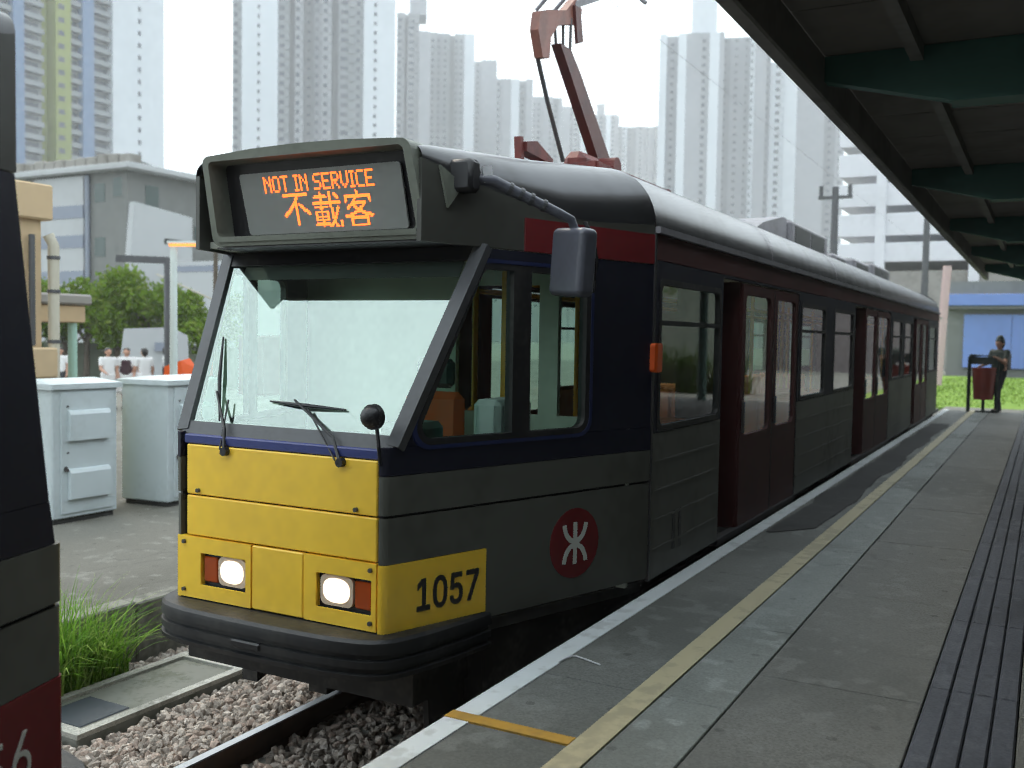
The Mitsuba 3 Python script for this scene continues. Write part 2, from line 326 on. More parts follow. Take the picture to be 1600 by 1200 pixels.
for yy, w in ((2.8, 'nearest the camera'), (3.5, 'second from the camera'), (4.2, 'third from the camera, under the bumper'), (4.9, 'fourth from the camera, deep under the cab')):
    single('sleeper', cbx(-4.34, -2.22, yy, yy + 0.22, -1.19, -1.045, 0.02), 'sleeper_concrete', 'concrete sleeper half sunk in the ballast, ' + w, 'sleeper', 'concrete sleepers under the rails')
# cable slab with raised rim and iron cover
t = thing('cable_trough_slab', 'oblong concrete cable slab with pale raised rim lying in the ballast', 'slab')
obj('base', cbx(-5.56, -4.92, 3.78, 5.21, -1.06, -0.905, 0.01), 'slab_fill', t)
rim = sbox(-5.56, 3.78, -4.92, 5.21).difference(sbox(-5.49, 3.86, -4.985, 5.12))
m = ext(rim, 0.030); m.apply_translation((0, 0, -0.912)); obj('rim', m, 'slab_rim', t)
obj('cover', cbx(-5.43, -5.05, 3.90, 4.27, -0.915, -0.897, 0.006), 'iron_cover', t, label='dark iron cover at the near end of the slab')

# platform: body, surfaced in separate strips and slabs
PY0, PY1 = -38.0, 24.6
struct('platform', bx(-2.02, 9.0, PY0, PY1, -1.19, -0.060), 'wall_concrete')
def strip_slabs(name, x0, x1, L, m, start, ztop=-0.004, gap=0.008):
    y, i = start, 0
    while y < PY1 - 0.05:
        e = min(y + L * rng.uniform(0.97, 1.03), PY1)
        obj(name, cbx(x0 + gap / 2, x1 - gap / 2, y + gap / 2, e - gap / 2, -0.065, ztop + rng.uniform(-0.0015, 0.0015), 0.004), m, 'platform'); y = e
strip_slabs('edge_slab', -2.02, -1.385, 2.30, 'platform_dark', -3.0)
strip_slabs('pale_slab', -1.385, -1.095, 1.16, 'platform_pale', -3.05)
strip_slabs('paving_slab', -1.095, -0.40, 1.75, 'platform_dark', -2.6)
strip_slabs('paving_slab', -0.05, 1.5, 2.3, 'platform_dark', -2.6)
strip_slabs('paving_slab', 1.5, 9.0, 4.6, 'platform_dark', -2.6)
for j in range(4):      # ribbed guide tiles, four ribs wide
    x0 = -0.398 + j * 0.0875
    y = -2.6
    while y < PY1 - 0.1:
        e = min(y + 1.2, PY1)
        obj('guide_tile', cbx(x0 + 0.004, x0 + 0.0835, y + 0.003, e - 0.003, -0.065, 0.003, 0.006), 'guide_strip', 'platform'); y = e
obj('guide_bed', bx(-0.40, -0.05, PY0, PY1, -0.0645, -0.012), 'guide_strip', 'platform')
obj('rear_surface', bx(-2.02, 9.0, PY0, -3.06, -0.0645, -0.006), 'platform_dark', 'platform')
cl = []
struct('edge_line', bx(-2.035, -1.925, PY0, PY1, -0.055, 0.000), 'white_line')
struct('safety_line', bx(-1.497, -1.383, PY0, PY1, -0.01, 0.001), 'cream_line')
struct('stop_line', bx(-2.037, -1.498, 3.235, 3.305, -0.01, 0.0035), 'ochre_line')
# dark patch along the edge, irregular outline
pp = [(-1.86 + 0.02 * math.sin(3 * q) + rng.uniform(-.015, .015), q) for q in np.linspace(7.75, 20, 40)] + [(-1.60 + 0.03 * math.sin(2 * q + 1) + rng.uniform(-.02, .02), q) for q in np.linspace(20, 8.1, 40)]
m = ext(Polygon(pp).buffer(0.03), 0.003); m.apply_translation((0, 0, -0.0015)); struct('dark_patch_ground', m, 'dark_patch')

# ------------------------------------------------------------------ canopy over the platform
cn = thing('platform_canopy', 'dark platform canopy with green cantilever beams over the right of the platform', 'canopy')
CX0, CX1, CY0, CY1 = -1.36, 8.5, -36.0, 25.5
obj('edge_fascia', cbx(CX0, CX0 + 0.09, CY0, CY1, 3.00, 3.26, 0.012), 'canopy_edge', cn)
for i, yy in enumerate(np.arange(CY0, CY1, 0.92)):
    obj('roof_panel', bx(CX0 + 0.09, CX1, yy, min(yy + 0.905, CY1), 3.255, 3.285), 'canopy_soffit', cn)
obj('roof_skin', bx(CX0 + 0.02, CX1, CY0, CY1, 3.29, 3.34), 'canopy_edge', cn)
for yy in (-33.3, -24.5, -15.7, -6.9, -2.5, 1.9, 6.3, 10.7, 15.1, 19.5, 23.9):
    poly = Polygon([(CX0 + 0.09, 3.10), (CX0 + 0.09, 3.25), (CX1, 3.25), (CX1, 2.90), (-0.55, 2.92)])
    m = ext(poly, 0.11); m.apply_transform(np.array([[1, 0, 0, 0], [0, 0, 1, yy], [0, 1, 0, 0], [0, 0, 0, 1.0]])); obj('beam', m, 'canopy_green', cn)
    obj('beam_flange', bar((-0.55, yy + 0.055, 2.912), (CX1, yy + 0.055, 2.892), 0.20, 0.018), 'canopy_green', cn)
for xx in (-0.74, 0.6, 1.9, 3.2, 4.5, 5.8, 7.1):
    obj('purlin', bx(xx - 0.035, xx + 0.035, CY0, CY1, 3.165, 3.2545), 'canopy_edge', cn)
for yy in (-33.3, -24.5, -15.7, -6.9, -2.5, 1.9, 6.3, 10.7, 15.1, 19.5, 23.9): obj('column', cyl((3.4, yy + 0.055, 1.45), 0.11, 2.9), 'canopy_green', cn, smooth=40)
sw = thing('added_station_wall', 'unseen rose wall added at the back of the platform to block sky light', 'wall')  # unseen wall, added to keep sky light off the tram side
obj('wall', bx(6.2, 6.5, -36, 24, 0.0, 3.25), 'wall_rose', sw)

# ------------------------------------------------------------------ light rail tram
CXT, YF, YJ, YE, YT = -3.38, 3.74, 5.60, 23.1, 24.5
def W(y):
    if y < YJ: return 0.68 + (y - YF) / 3.0
    return 1.30 if y < YE else 1.30 - (y - YE) * 0.3
W_ = np.vectorize(W)
R0 = 0.045
SD = np.array([1 / 3.0, 1.0]) / math.hypot(1 / 3.0, 1)     # along the cab side
def nose_path(off=0.0):
    """plan outline from the right front corner backwards (x from the centre line, y): rounded corner, then the cab side"""
    turn = math.acos(SD[0]); tl = R0 * math.tan(turn / 2)
    corner = np.array([0.68, YF]); c = np.array([0.68 - tl, YF + R0]); pts = []
    for a in np.linspace(0, turn, 9):
        pts.append((c[0] + (R0 + off) * math.sin(a), c[1] - (R0 + off) * math.cos(a)))
    return pts
def side_point(y, off):
    """a point on the side at y, off metres outward"""
    if y < YJ: nrm = np.array([SD[1], -SD[0]])
    else: nrm = np.array([1.0, 0.0])
    return W(y) + off, y
class Tram:
    def __init__(self, key, flip=None): self.key, self.flip = key, flip
    def place(self, m):
        m = m.copy()
        if self.flip is not None:
            v = np.array(m.vertices); v[:, 1] = self.flip - v[:, 1]
            m = trimesh.Trimesh(v, np.array(m.faces)[:, ::-1], process=False)
        return m
    def add(self, name, m, mt, parent=None, **k):
        if isinstance(m, list): m = trimesh.util.concatenate(m)
        return obj(name, self.place(m), mt, parent or self.key, **k)
def side_panel(poly, side, o0, o1, dens=True):
    """polygon in (y, z) laid on the tram's side between offsets o0 and o1"""
    out = []
    pieces = [poly]
    for cut in (YJ, YE):
        nxt = []
        for q in pieces:
            for part in (q.intersection(sbox(-50, -9, cut, 9)), q.intersection(sbox(cut, -9, 99, 9))):
                for g in getattr(part, 'geoms', [part]):
                    if g.geom_type == 'Polygon' and g.area > 1e-7: nxt.append(g)
        pieces = nxt
    for g in pieces:
        m = trimesh.creation.extrude_polygon(g, 1.0, engine='earcut'); v = np.array(m.vertices)
        y = v[:, 0]; o = o0 + (o1 - o0) * v[:, 2]
        mid = g.centroid.x
        w = W_(np.clip(y, YF, YT)) if not (YJ < mid < YE) else np.full(len(y), 1.30)
        nv = np.stack([CXT + side * (w + o), y, v[:, 1]], 1)
        out.append(trimesh.Trimesh(nv, np.array(m.faces) if side < 0 else np.array(m.faces)[:, ::-1], process=False))
    return trimesh.util.concatenate(out)
def nose_band(side, z0, z1, yend, o0=-0.03, o1=0.0, top_slope=None):
    """band that wraps the rounded front corner and runs back to yend"""
    outer = nose_path(o1) + [(W(q) + o1 * 1.05, q) for q in np.linspace(YF + R0 + 0.01, yend, 4)]
    inner = nose_path(o0) + [(W(q) + o0 * 1.05, q) for q in np.linspace(YF + R0 + 0.01, yend, 4)]
    secs = [[(CXT + side * a[0], a[1], z0), (CXT + side * a[0], a[1], z1), (CXT + side * b[0], b[1], z1), (CXT + side * b[0], b[1], z0)] for a, b in zip(outer, inner)]
    return loft(secs)
def yfront(z): return 3.80 + (z - 0.97) * 0.516
def rounded(poly, r): return poly.buffer(-r).buffer(r, quad_segs=5)
def roof_profile(y, w, zs, zt, r, crown, inset=0.0):
    """cross-section of the roof from the right eave over the crown to the left eave"""
    pts = [(w, zs)]
    for a in np.linspace(0, math.pi / 2, 10): pts.append((w - r + r * math.cos(a), zt - r + r * math.sin(a)))
    for s in np.linspace(0.8, 0, 5): pts.append(((w - r) * s, zt + crown * (1 - s * s)))
    full = pts + [(-a, b) for a, b in pts[-2::-1]]
    return [(CXT + a, y, b) for a, b in full]

LED = {'N': '10001 11001 10101 10011 10001 10001 10001', 'O': '01110 10001 10001 10001 10001 10001 01110', 'T': '11111 00100 00100 00100 00100 00100 00100', 'I': '111 010 010 010 010 010 111',
       'S': '01111 10000 10000 01110 00001 00001 11110', 'E': '11111 10000 10000 11110 10000 10000 11111', 'R': '11110 10001 10001 11110 10100 10010 10001', 'V': '10001 10001 10001 10001 10001 01010 00100',
       'C': '01111 10000 10000 10000 10000 10000 01111', ' ': '00 00 00 00 00 00 00'}
HAN = [[4194300, 4194300, 3072, 7168, 6144, 14336, 31232, 64384, 121280, 235744, 465016, 1972284, 3938318, 7346182, 2103296, 6144, 6144, 6144, 6144, 6144],
       [66304, 99120, 2093880, 4193052, 99084, 99072, 8388606, 8388606, 66304, 4193032, 229788, 65944, 4192664, 3217840, 3217840, 4192736, 3217888, 4192448, 98758, 4193222, 8388454, 69238],
       [4096, 6144, 6144, 4194300, 4194300, 3170316, 3194892, 2228164, 262080, 1032576, 1894144, 1605120, 15872, 65408, 508920, 8323326, 8388588, 524256, 393312, 393312, 393312, 524256]]
def led_quads():
    """dots of the destination display in (x along the display, z) metres from its lower left corner"""
    dots = []
    x = 0.165; px, pz = 0.0098, 0.0118
    for ch in 'NOT IN SERVICE':
        rows = LED[ch].split(); w = len(rows[0])
        for r, row in enumerate(rows):
            for c, b in enumerate(row):
                if b == '1': dots.append((x + c * px - 0.0015, 0.286 - r * pz, px + 0.003, pz))
        x += (w + 1) * px
    x, s = 0.262, 0.0082
    for rows in HAN:
        n = len(rows)
        for r, bits in enumerate(rows):
            for c in range(24):
                if bits >> (23 - c) & 1: dots.append((x + c * s, 0.196 - r * s * 0.98, s, s * 0.98))
        x += 24.5 * s
    return dots

def saloon_layout():
    wins = [(5.70, 6.96), (9.62, 10.80), (11.28, 12.50), (15.95, 17.05), (17.40, 18.45), (21.25, 22.6)]
    doors = [(7.02, 9.52), (12.62, 15.72), (18.55, 21.05)]
    return wins, doors

def build_tram(key, flip, front):
    t = Tram(key, flip); add = t.add
    paint = 'yellow_paint' if front else 'red_paint'
    k_lean = 0.516 if front else 0.135
    def yfront(z): return (3.80 if front else 3.80) + (z - 0.97) * k_lean
    wins, doors = saloon_layout()
    # ---- front panels (their own seams)
    yb = YF
    def fp(x0, x1, z0, z1, name='front_panel', d=0.0, **k):
        return add(name, cbx(x0, x1, yb - d, yb + 0.03, z0, z1, 0.006), paint, **k)
    fl, fr = CXT - 0.637, CXT + 0.637
    for z0, z1 in ((0.642, 0.905), (0.424, 0.634)):
        if front: fp(fl + 0.03, fr, z0, z1)
        else: add('front_panel', cbx(fl + 0.03, fr - 0.02, yb + 0.03, yb + 0.054, z0, z1, 0.006), 'grey_paint')
    lamp_holes = {-1: (-0.485, -0.185), 1: (0.275, 0.605)}
    for sx, x0, x1 in ((-1, fl - 0.03, CXT - 0.150), (1, CXT + 0.200, fr)):
        ha, hb = (CXT - 0.500, CXT - 0.185) if sx < 0 else (CXT + 0.275, CXT + 0.610)
        poly = sbox(x0, 0.09, x1, 0.416).difference(rounded(sbox(ha, 0.165, hb, 0.335), 0.006))
        m = ext(poly, 0.034); m.apply_transform(np.array([[1, 0, 0, 0], [0, 0, 1, yb - 0.004], [0, 1, 0, 0], [0, 0, 0, 1.0]]))
        add('front_panel', m, paint)
        hl = add('headlight', cat(bx(ha, hb, yb + 0.028, yb + 0.05, 0.16, 0.34), bx(ha, hb, yb + 0.005, yb + 0.05, 0.158, 0.166), bx(ha, hb, yb + 0.005, yb + 0.05, 0.334, 0.342)), 'frame_black')
        la, lb = (ha + 0.118, hb - 0.004) if sx < 0 else (ha + 0.022, hb - 0.115)
        ia, ib = (ha + 0.012, ha + 0.108) if sx < 0 else (hb - 0.108, hb - 0.010)
        lens = ext(rounded(sbox(la, 0.180, lb, 0.330), 0.035), 0.02); lens.apply_transform(np.array([[1, 0, 0, 0], [0, 0, 1, yb + 0.006], [0, 1, 0, 0], [0, 0, 0, 1.0]]))
        if front:
            add('lens', lens, 'lens_cream', hl, label='pale warm headlight lens round the lit bulb')
            cxl, czl = (la + lb) / 2, 0.256; bulb = sphere((cxl, yb + 0.004, czl), 1.0, 3, (1, 1, 1)); v = np.array(bulb.vertices) - [cxl, yb + 0.004, czl]
            d = np.sign(v) * np.abs(v) ** 0.8; bulb = trimesh.Trimesh(d * [(lb - la) * 0.41, 0.008, 0.060] + [cxl, yb + 0.004, czl], bulb.faces, process=False)
            add('bulb', bulb, 'pale_grey', hl, emitter=lamp_emit((1.0, 0.80, 0.58), 0.26), label='lit warm white headlight bulb')
        else: add('lens', lens, 'red_paint', hl)
        add('indicator', cbx(ia, ib, yb + 0.008, yb + 0.03, 0.185, 0.318, 0.006), 'amber_lens', hl, label='orange indicator lens')
    fp(CXT - 0.143, CXT + 0.193, 0.09, 0.416, d=0.004)
    for x, z in ((fl + 0.02, 0.385), (fl + 0.02, 0.13), (fr - 0.03, 0.385), (fr - 0.03, 0.13), (fl + 0.12, 0.665), (fr - 0.12, 0.665)):
        add('bolt', cyl((x, yb - 0.008, z), 0.011, 0.016, (0, 1, 0), 10), 'dark_steel')
    add('nose_backing', bx(CXT - 0.63, CXT + 0.63, yb + 0.055, yb + 0.09, 0.03, 0.97), 'frame_black')
    # ---- lower cab sides, wrapped round the corners
    for s in (1, -1):
        add('corner_panel', nose_band(s, 0.085, 0.410, 4.345, -0.03, 0.004), paint, smooth=30, label=None if s < 0 else ('yellow number panel wrapped round the front corner' if front else 'red number panel at the rear corner'))
        ms = [nose_band(s, 0.413, 0.634, 4.35), side_panel(sbox(4.35, 0.05, YJ - 0.012, 0.634), s, -0.03, 0.0)]
        add('cab_lower_panel', ms, 'grey_paint', smooth=30)
        add('cab_upper_panel', [nose_band(s, 0.648, 0.832, 4.35, -0.03, 0.003), side_panel(sbox(4.35, 0.648, YJ - 0.012, 0.832), s, -0.03, 0.003)], 'grey_paint', smooth=30)
        add('seam', [nose_band(s, 0.60, 0.66, YJ - 0.02, -0.05, -0.012)], 'frame_black')
        add('blue_band', nose_band(s, 0.835, 0.968, YJ - 0.012, -0.03, 0.004) if front else side_panel(Polygon([(3.775, 0.835), (YJ - 0.012, 0.835), (YJ - 0.012, 0.968), (3.80, 0.968)]), s, -0.03, 0.0), 'navy_paint', smooth=30)
        # navy side with the cab window
        body = Polygon([(3.84 if front else 3.802, 0.97), (YJ - 0.012, 0.97), (YJ - 0.012, 1.945), (yfront(1.945) + (0.03 if front else 0.01), 1.945)])
        win = Polygon([(yfront(1.0) + 0.09, 1.0), (5.03, 1.0), (5.03, 1.84), (yfront(1.84) + 0.06, 1.84)])
        if front:
            add('cab_side', side_panel(body.difference(rounded(win.buffer(0.035), 0.09)), s, -0.035, 0.0), 'navy_paint')
            fr_ = rounded(win.buffer(0.035), 0.09).difference(rounded(win, 0.06).difference(sbox(4.50, 0.9, 4.62, 1.9)))
            w_ = add('cab_window', side_panel(fr_, s, -0.04, 0.006), 'black_rubber')
            add('pane', side_panel(rounded(win.buffer(0.01), 0.06), s, -0.016, -0.0155), 'side_pane', w_)
            add('window_trim', side_panel(rounded(win.buffer(0.052), 0.10).difference(rounded(win.buffer(0.033), 0.09)), s, -0.01, 0.010), 'trim_highlight_blue', w_)
        else: add('cab_side', side_panel(body, s, -0.035, 0.0), 'navy_paint')
        add('red_band', side_panel(sbox(4.575, 1.948, YJ - 0.012, 2.122), s, -0.02, 0.004), 'red_paint')
        # A-pillar
        ins = 0.012 if front else 0.05
        pts = [(CXT + s * (W(yfront(z)) - ins), yfront(z) + (0.012 if front else 0.03), z) for z in (0.965, 1.955)]
        if front: add('windscreen_pillar', bar(pts[0], pts[1], 0.075, 0.055, up=(0, -1, 0.4)), 'pillar_grey')
        # body side
        poly = sbox(YJ + 0.012, 0.03, YE, 0.925)
        for a, b in doors: poly = poly.difference(sbox(a, 0, b, 1))
        for g in getattr(poly, 'geoms', [poly]): add('body_panel', side_panel(g, s, -0.04, 0.0), 'grey_paint')
        if s > 0 or not front:
            for g in getattr(poly, 'geoms', [poly]):
                a, b = g.bounds[0], g.bounds[2]
                for z in (0.20, 0.38, 0.56, 0.74): add('panel_rib', side_panel(sbox(a + 0.04, z, b - 0.04, z + 0.016), s, -0.002, 0.005), 'grey_paint')
        up = sbox(YJ + 0.012, 0.928, YE, 1.975)
        for a, b in doors: up = up.difference(sbox(a, 0, b, 1.955))
        for a, b in wins: up = up.difference(rounded(sbox(a, 0.94, b, 1.86), 0.05))
        add('window_band', side_panel(up, s, -0.04, 0.0), 'navy_paint')
        add('cantrail', side_panel(sbox(YJ + 0.012, 1.978, YE, 2.13), s, -0.03, 0.003), 'maroon_paint')
        add('gutter', side_panel(sbox(YJ + 0.004, 2.133, YE, 2.172), s, -0.03, 0.028), 'equipment_grey')
        add('joint_strip', bx(CXT + s * 1.294 - 0.012, CXT + s * 1.294 + 0.012, YJ - 0.012, YJ + 0.012, 0.03, 2.13), 'frame_black')
        for a, b in wins:
            g = sbox(a, 0.94, b, 1.86)
            w_ = add('window', side_panel(rounded(g.buffer(0.01), 0.05).difference(rounded(g.buffer(-0.028), 0.05)).union(sbox(a + .02, 1.585, b - .02, 1.615)), s, -0.035, 0.004), 'black_rubber')
            add('pane', side_panel(g.buffer(-0.01), s, -0.016, -0.0155), 'side_pane', w_)
        for a, b in doors:
            mid = (a + b) / 2
            lf = [(a + 0.56, mid + 0.30), (mid + 0.33, b - 0.02)] if b - a < 2.6 else [(a + 0.85, mid + 0.28), (mid + 0.31, b - 0.02)]
            add('door_post', side_panel(sbox(a + 0.005, 0.03, lf[0][0] - 0.015, 1.953), s, -0.34, -0.305), 'maroon_paint')
            add('door_jamb', [side_panel(sbox(y0_, 0.03, y1_, 1.953), s, -0.34, -0.03) for y0_, y1_ in ((a - 0.02, a + 0.006), (lf[0][0] - 0.018, lf[0][0] + 0.02))], 'maroon_paint')
            for l0, l1 in lf:
                ww = sbox(l0 + 0.10, 0.75, l1 - 0.10, 1.86)
                d_ = add('door', side_panel(sbox(l0, 0.04, l1, 1.945).difference(rounded(ww, 0.06)), s, -0.045, -0.008), 'maroon_paint')
                add('pane', side_panel(ww.buffer(0.01), s, -0.026, -0.0255), 'side_pane', d_)
                add('edge_seal', side_panel(sbox(l1 + 0.001, 0.04, l1 + 0.014, 1.945), s, -0.045, -0.004), 'black_rubber', d_)
                add('handle', side_panel(sbox(l0 + 0.035, 0.78, l0 + 0.06, 1.02), s, -0.008, 0.012), 'dark_steel', d_)
            add('door_step', side_panel(sbox(a + 0.01, -0.02, b - 0.01, 0.035), s, -0.06, 0.0), 'dark_steel')
        add('skirt', side_panel(sbox(4.40, -0.60, YT - 0.05, 0.025), s, -0.18, -0.06), 'under_black')
    # ---- roof: cab part and saloon part
    secs, eave = [], []
    q0 = 3.93
    for q, k in zip(np.linspace(q0, YJ, 8), np.linspace(0, 1, 8)):
        e = k ** 0.8
        zt, r = 2.415 + 0.125 * e, 0.07 + 0.29 * min(1, 1.5 * e)
        eave.append((q, zt - r)); secs.append(roof_profile(q, W(q) - 0.004, zt - r, zt, r, 0.03 + 0.05 * e))
    add('cab_roof', loft(secs, closed_profile=False, caps=False), 'roof_paint', smooth=50)
    for s in (1, -1): add('cab_cornice', side_panel(Polygon([(q0, 1.95), (YJ - 0.002, 1.95)] + eave[::-1]), s, -0.03, -0.004), 'olive_paint')
    secs = [roof_profile(q, 1.296, 2.135, 2.54, 0.37, 0.08) for q in (YJ + 0.01, 10.0, 14.0, 18.0, YE)] + [roof_profile(YT, W(YT), 2.135, 2.45, 0.35, 0.05)]
    add('roof', loft(secs, closed_profile=False, caps=False), 'roof_paint', smooth=50)
    for q in (8.4, 11.3, 14.6, 17.6, 20.8):
        a_, b_ = (roof_profile(q + d, 1.304, 2.175, 2.548, 0.37, 0.08) for d in (0.0, 0.035)); add('roof_seam', loft([a_, b_], closed_profile=False, caps=False), 'equipment_grey', smooth=50)
    # rear end wall, floor, ceiling
    add('end_wall', bx(CXT - W(YT), CXT + W(YT), YT - 0.04, YT, 0.03, 2.45), 'navy_paint')
    for s in (1, -1): add('end_side', side_panel(sbox(YE + 0.002, 0.03, YT - 0.04, 2.15), s, -0.04, 0.0), 'grey_paint')
    add('floor', [bx(CXT - 1.24, CXT + 1.24, YJ, YT - .05, -0.04, 0.02), trimesh.convex.convex_hull([(CXT + s * (W(q) - 0.05), q, z) for q in (YF + 0.1, YJ - .002) for s in (-1, 1) for z in (-0.04, 0.02)])], 'cabin_floor')
    add('ceiling', [bx(CXT - 1.25, CXT + 1.25, YJ + .02, YT - .05, 2.06, 2.09), trimesh.convex.convex_hull([(CXT + s * (W(q) - 0.03), q, z) for q in (4.05, YJ + .018) for s in (-1, 1) for z in (1.965, 2.0)])], 'cream_panel')
    # ---- destination box: leaning frame with a recessed display
    yb0, lean = (3.98, -0.28) if front else (3.935, 0.115)
    cxb = CXT + 0.04
    def onface(m, d):   # m is extruded in (x, z, depth)
        v = np.array(m.vertices); z = v[:, 1]
        nv = np.stack([v[:, 0], yb0 + (z - 1.97) * lean + d + v[:, 2], z], 1); return trimesh.Trimesh(nv, np.array(m.faces)[:, ::-1], process=False)
    outer = Polygon([(cxb - 0.70, 1.965), (cxb + 0.70, 1.965), (cxb + 0.675, 2.425), (cxb + 0.3, 2.445), (cxb, 2.45), (cxb - 0.3, 2.445), (cxb - 0.66, 2.425)])
    outer = outer.buffer(-0.05).buffer(0.05, quad_segs=6)
    inner = Polygon([(cxb - 0.655, 2.012), (cxb + 0.648, 2.012), (cxb + 0.632, 2.40), (cxb - 0.622, 2.40)]).buffer(-0.03).buffer(0.03, quad_segs=5)
    if front:
        db = add('destination_box', onface(ext(outer.difference(inner), 0.16), 0.0), 'sign_frame')
        add('back_panel', onface(ext(inner, 0.02), 0.13), 'frame_black', db)
        add('sill', onface(ext(sbox(cxb - 0.65, 1.985, cxb + 0.65, 2.013), 0.14), -0.012), 'sign_frame', db)
        add('screen', onface(ext(sbox(cxb - 0.515, 2.03, cxb + 0.535, 2.345).buffer(-.02).buffer(.02), 0.012), 0.105), 'sign_screen', db)
        for line, emit in ((lambda z: z > 0.2, 0.48), (lambda z: z <= 0.2, 0.60)):
          V, F = [], []
          for (x, z, w, h) in led_quads():
            if not line(z): continue
            i = len(V); x0 = cxb - 0.515
            for a, b in ((0.02, 0.02), (0.98, 0.02), (0.98, 0.98), (0.02, 0.98)):
                zz = 2.03 + z + (b - 0.5) * h; V.append((x0 + x + a * w, yb0 + (zz - 1.97) * lean + 0.103, zz))
            F += [[i, i + 1, i + 2], [i, i + 2, i + 3]]
          add('display_text', trimesh.Trimesh(np.array(V), np.array(F), process=False), 'dark_print', db, emitter=lamp_emit((1.0, 0.115, 0.014), 0.9 * emit), kind='stuff', label='upper display line, glowing orange English text of dots' if emit < 0.5 else 'lower display line, three glowing orange Chinese characters')
        add('box_underside', trimesh.convex.convex_hull([(cxb + a, q, z) for a in (-0.69, 0.69) for q in (4.0, 4.34) for z in (1.955, 1.963)]), 'frame_black', db)
    else:
        add('rear_box', onface(ext(outer, 0.16), 0.0), 'olive_paint')
    # ---- windscreen
    zb, zt = 1.015, 1.935
    gl = [(CXT - W(yfront(zb)) + 0.05, yfront(zb), zb), (CXT + W(yfront(zb)) - 0.05, yfront(zb), zb), (CXT + W(yfront(zt)) - 0.05, yfront(zt), zt), (CXT - W(yfront(zt)) + 0.05, yfront(zt), zt)]
    ws = add('windscreen', trimesh.Trimesh(np.array(gl), [[0, 1, 2], [0, 2, 3]], process=False), 'screen_pane')
    add('lower_frame', trimesh.convex.convex_hull([(CXT + s * (W(yfront(z)) - (0.01 if front else 0.08)), yfront(z) + d, z) for s in (-1, 1) for z in (0.955, 1.02) for d in (-0.012, 0.04)]), 'pillar_grey', ws)
    add('upper_frame', trimesh.convex.convex_hull([(CXT + s * (W(yfront(z)) - (0.01 if front else 0.08)), yfront(z) + d, z) for s in (-1, 1) for z in (1.88, 1.96) for d in (-0.012, 0.04)]), 'frame_black', ws)
    if front: add('front_stripe', cbx(CXT - 0.63, CXT + 0.64, YF + 0.004, YF + 0.06, 0.908, 0.957, 0.006), 'stripe_blue')
    # ---- bumper
    def ring(z, off):
        pr = [(0.0, YF - 0.165 - off), (0.40, YF - 0.155 - off), (0.62, YF - 0.12 - off), (0.74 + off * .6, YF - 0.045 - off * .6), (0.80 + off, YF + 0.10), (0.86 + off, YF + 0.36), (0.90 + off, 4.38)]
        pr = np.array(pr); t_ = np.concatenate([[0], np.cumsum(np.hypot(*np.diff(pr, axis=0).T))]); from scipy.interpolate import PchipInterpolator as PI
        q = np.linspace(0, t_[-1], 36); pr = np.stack([PI(t_, pr[:, 0])(q), PI(t_, pr[:, 1])(q)], 1)
        return [(CXT + a, b, z) for a, b in pr] + [(CXT - a, b, z) for a, b in pr[:0:-1]]
    prof = [(-0.118, -0.03), (-0.108, 0.0), (-0.085, 0.004), (-0.078, -0.016), (-0.060, -0.016), (-0.053, 0.004), (-0.020, 0.004), (-0.013, -0.016), (0.005, -0.016), (0.012, 0.004), (0.045, 0.004), (0.065, 0.0), (0.080, -0.015), (0.084, -0.05)]
    add('bumper', loft([ring(z, o) for z, o in prof]), 'bumper_black', smooth=28)
    add('tow_socket', cbx(CXT - 0.12, CXT + 0.07, YF - 0.178, YF - 0.12, -0.055, -0.015, 0.008), 'frame_black')
    # ---- underframe and running gear
    add('underframe', [bx(CXT - 0.75, CXT + 0.75, YF + 0.15, YT - 0.2, -0.30, -0.05), bx(CXT - 1.05, CXT + 1.05, 8.6, 20.5, -0.70, -0.06)], 'under_black')
    for s in (1, -1):
        q = 4.05 if s > 0 else 4.75
        hole = Polygon([(q, -0.30), (q + .55, -0.30), (q + .5, -0.78), (q + .05, -0.70)]).difference(Point(q + .16, -0.48).buffer(0.045)).difference(Point(q + .36, -0.50).buffer(0.05))
        m = ext(hole, 0.03); m.apply_transform(np.array([[0, 0, 1, CXT + s * 0.70], [1, 0, 0, 0], [0, 1, 0, 0], [0, 0, 0, 1.0]])); add('guard_bracket', m, 'under_black')
    add('coupler', [bar((CXT, YF + 0.35, -0.36), (CXT, 5.2, -0.36), 0.12, 0.14), bar((CXT - 0.62, 4.95, -0.62), (CXT + 0.62, 4.95, -0.62), 0.10, 0.05)], 'under_black')
    for yc in (6.25, 20.6):
        bg = add('bogie_frame', [cbx(CXT + s * 0.98 - 0.07, CXT + s * 0.98 + 0.07, yc - 1.25, yc + 1.25, -0.62, -0.40, 0.03) for s in (-1, 1)] + [cbx(CXT - 0.95, CXT + 0.95, yc - 0.18, yc + 0.18, -0.62, -0.38, 0.02)], 'under_black')
        for ya in (yc - 0.9, yc + 0.9):
            for s in (-1, 1): add('wheel', cat(cyl((CXT + s * 0.72, ya, -0.58), 0.32, 0.10, (1, 0, 0), 32), cyl((CXT + s * 0.66, ya, -0.58), 0.345, 0.025, (1, 0, 0), 32)), 'dark_steel', bg)
            add('axle', cyl((CXT, ya, -0.58), 0.06, 1.4, (1, 0, 0), 12), 'under_black', bg)
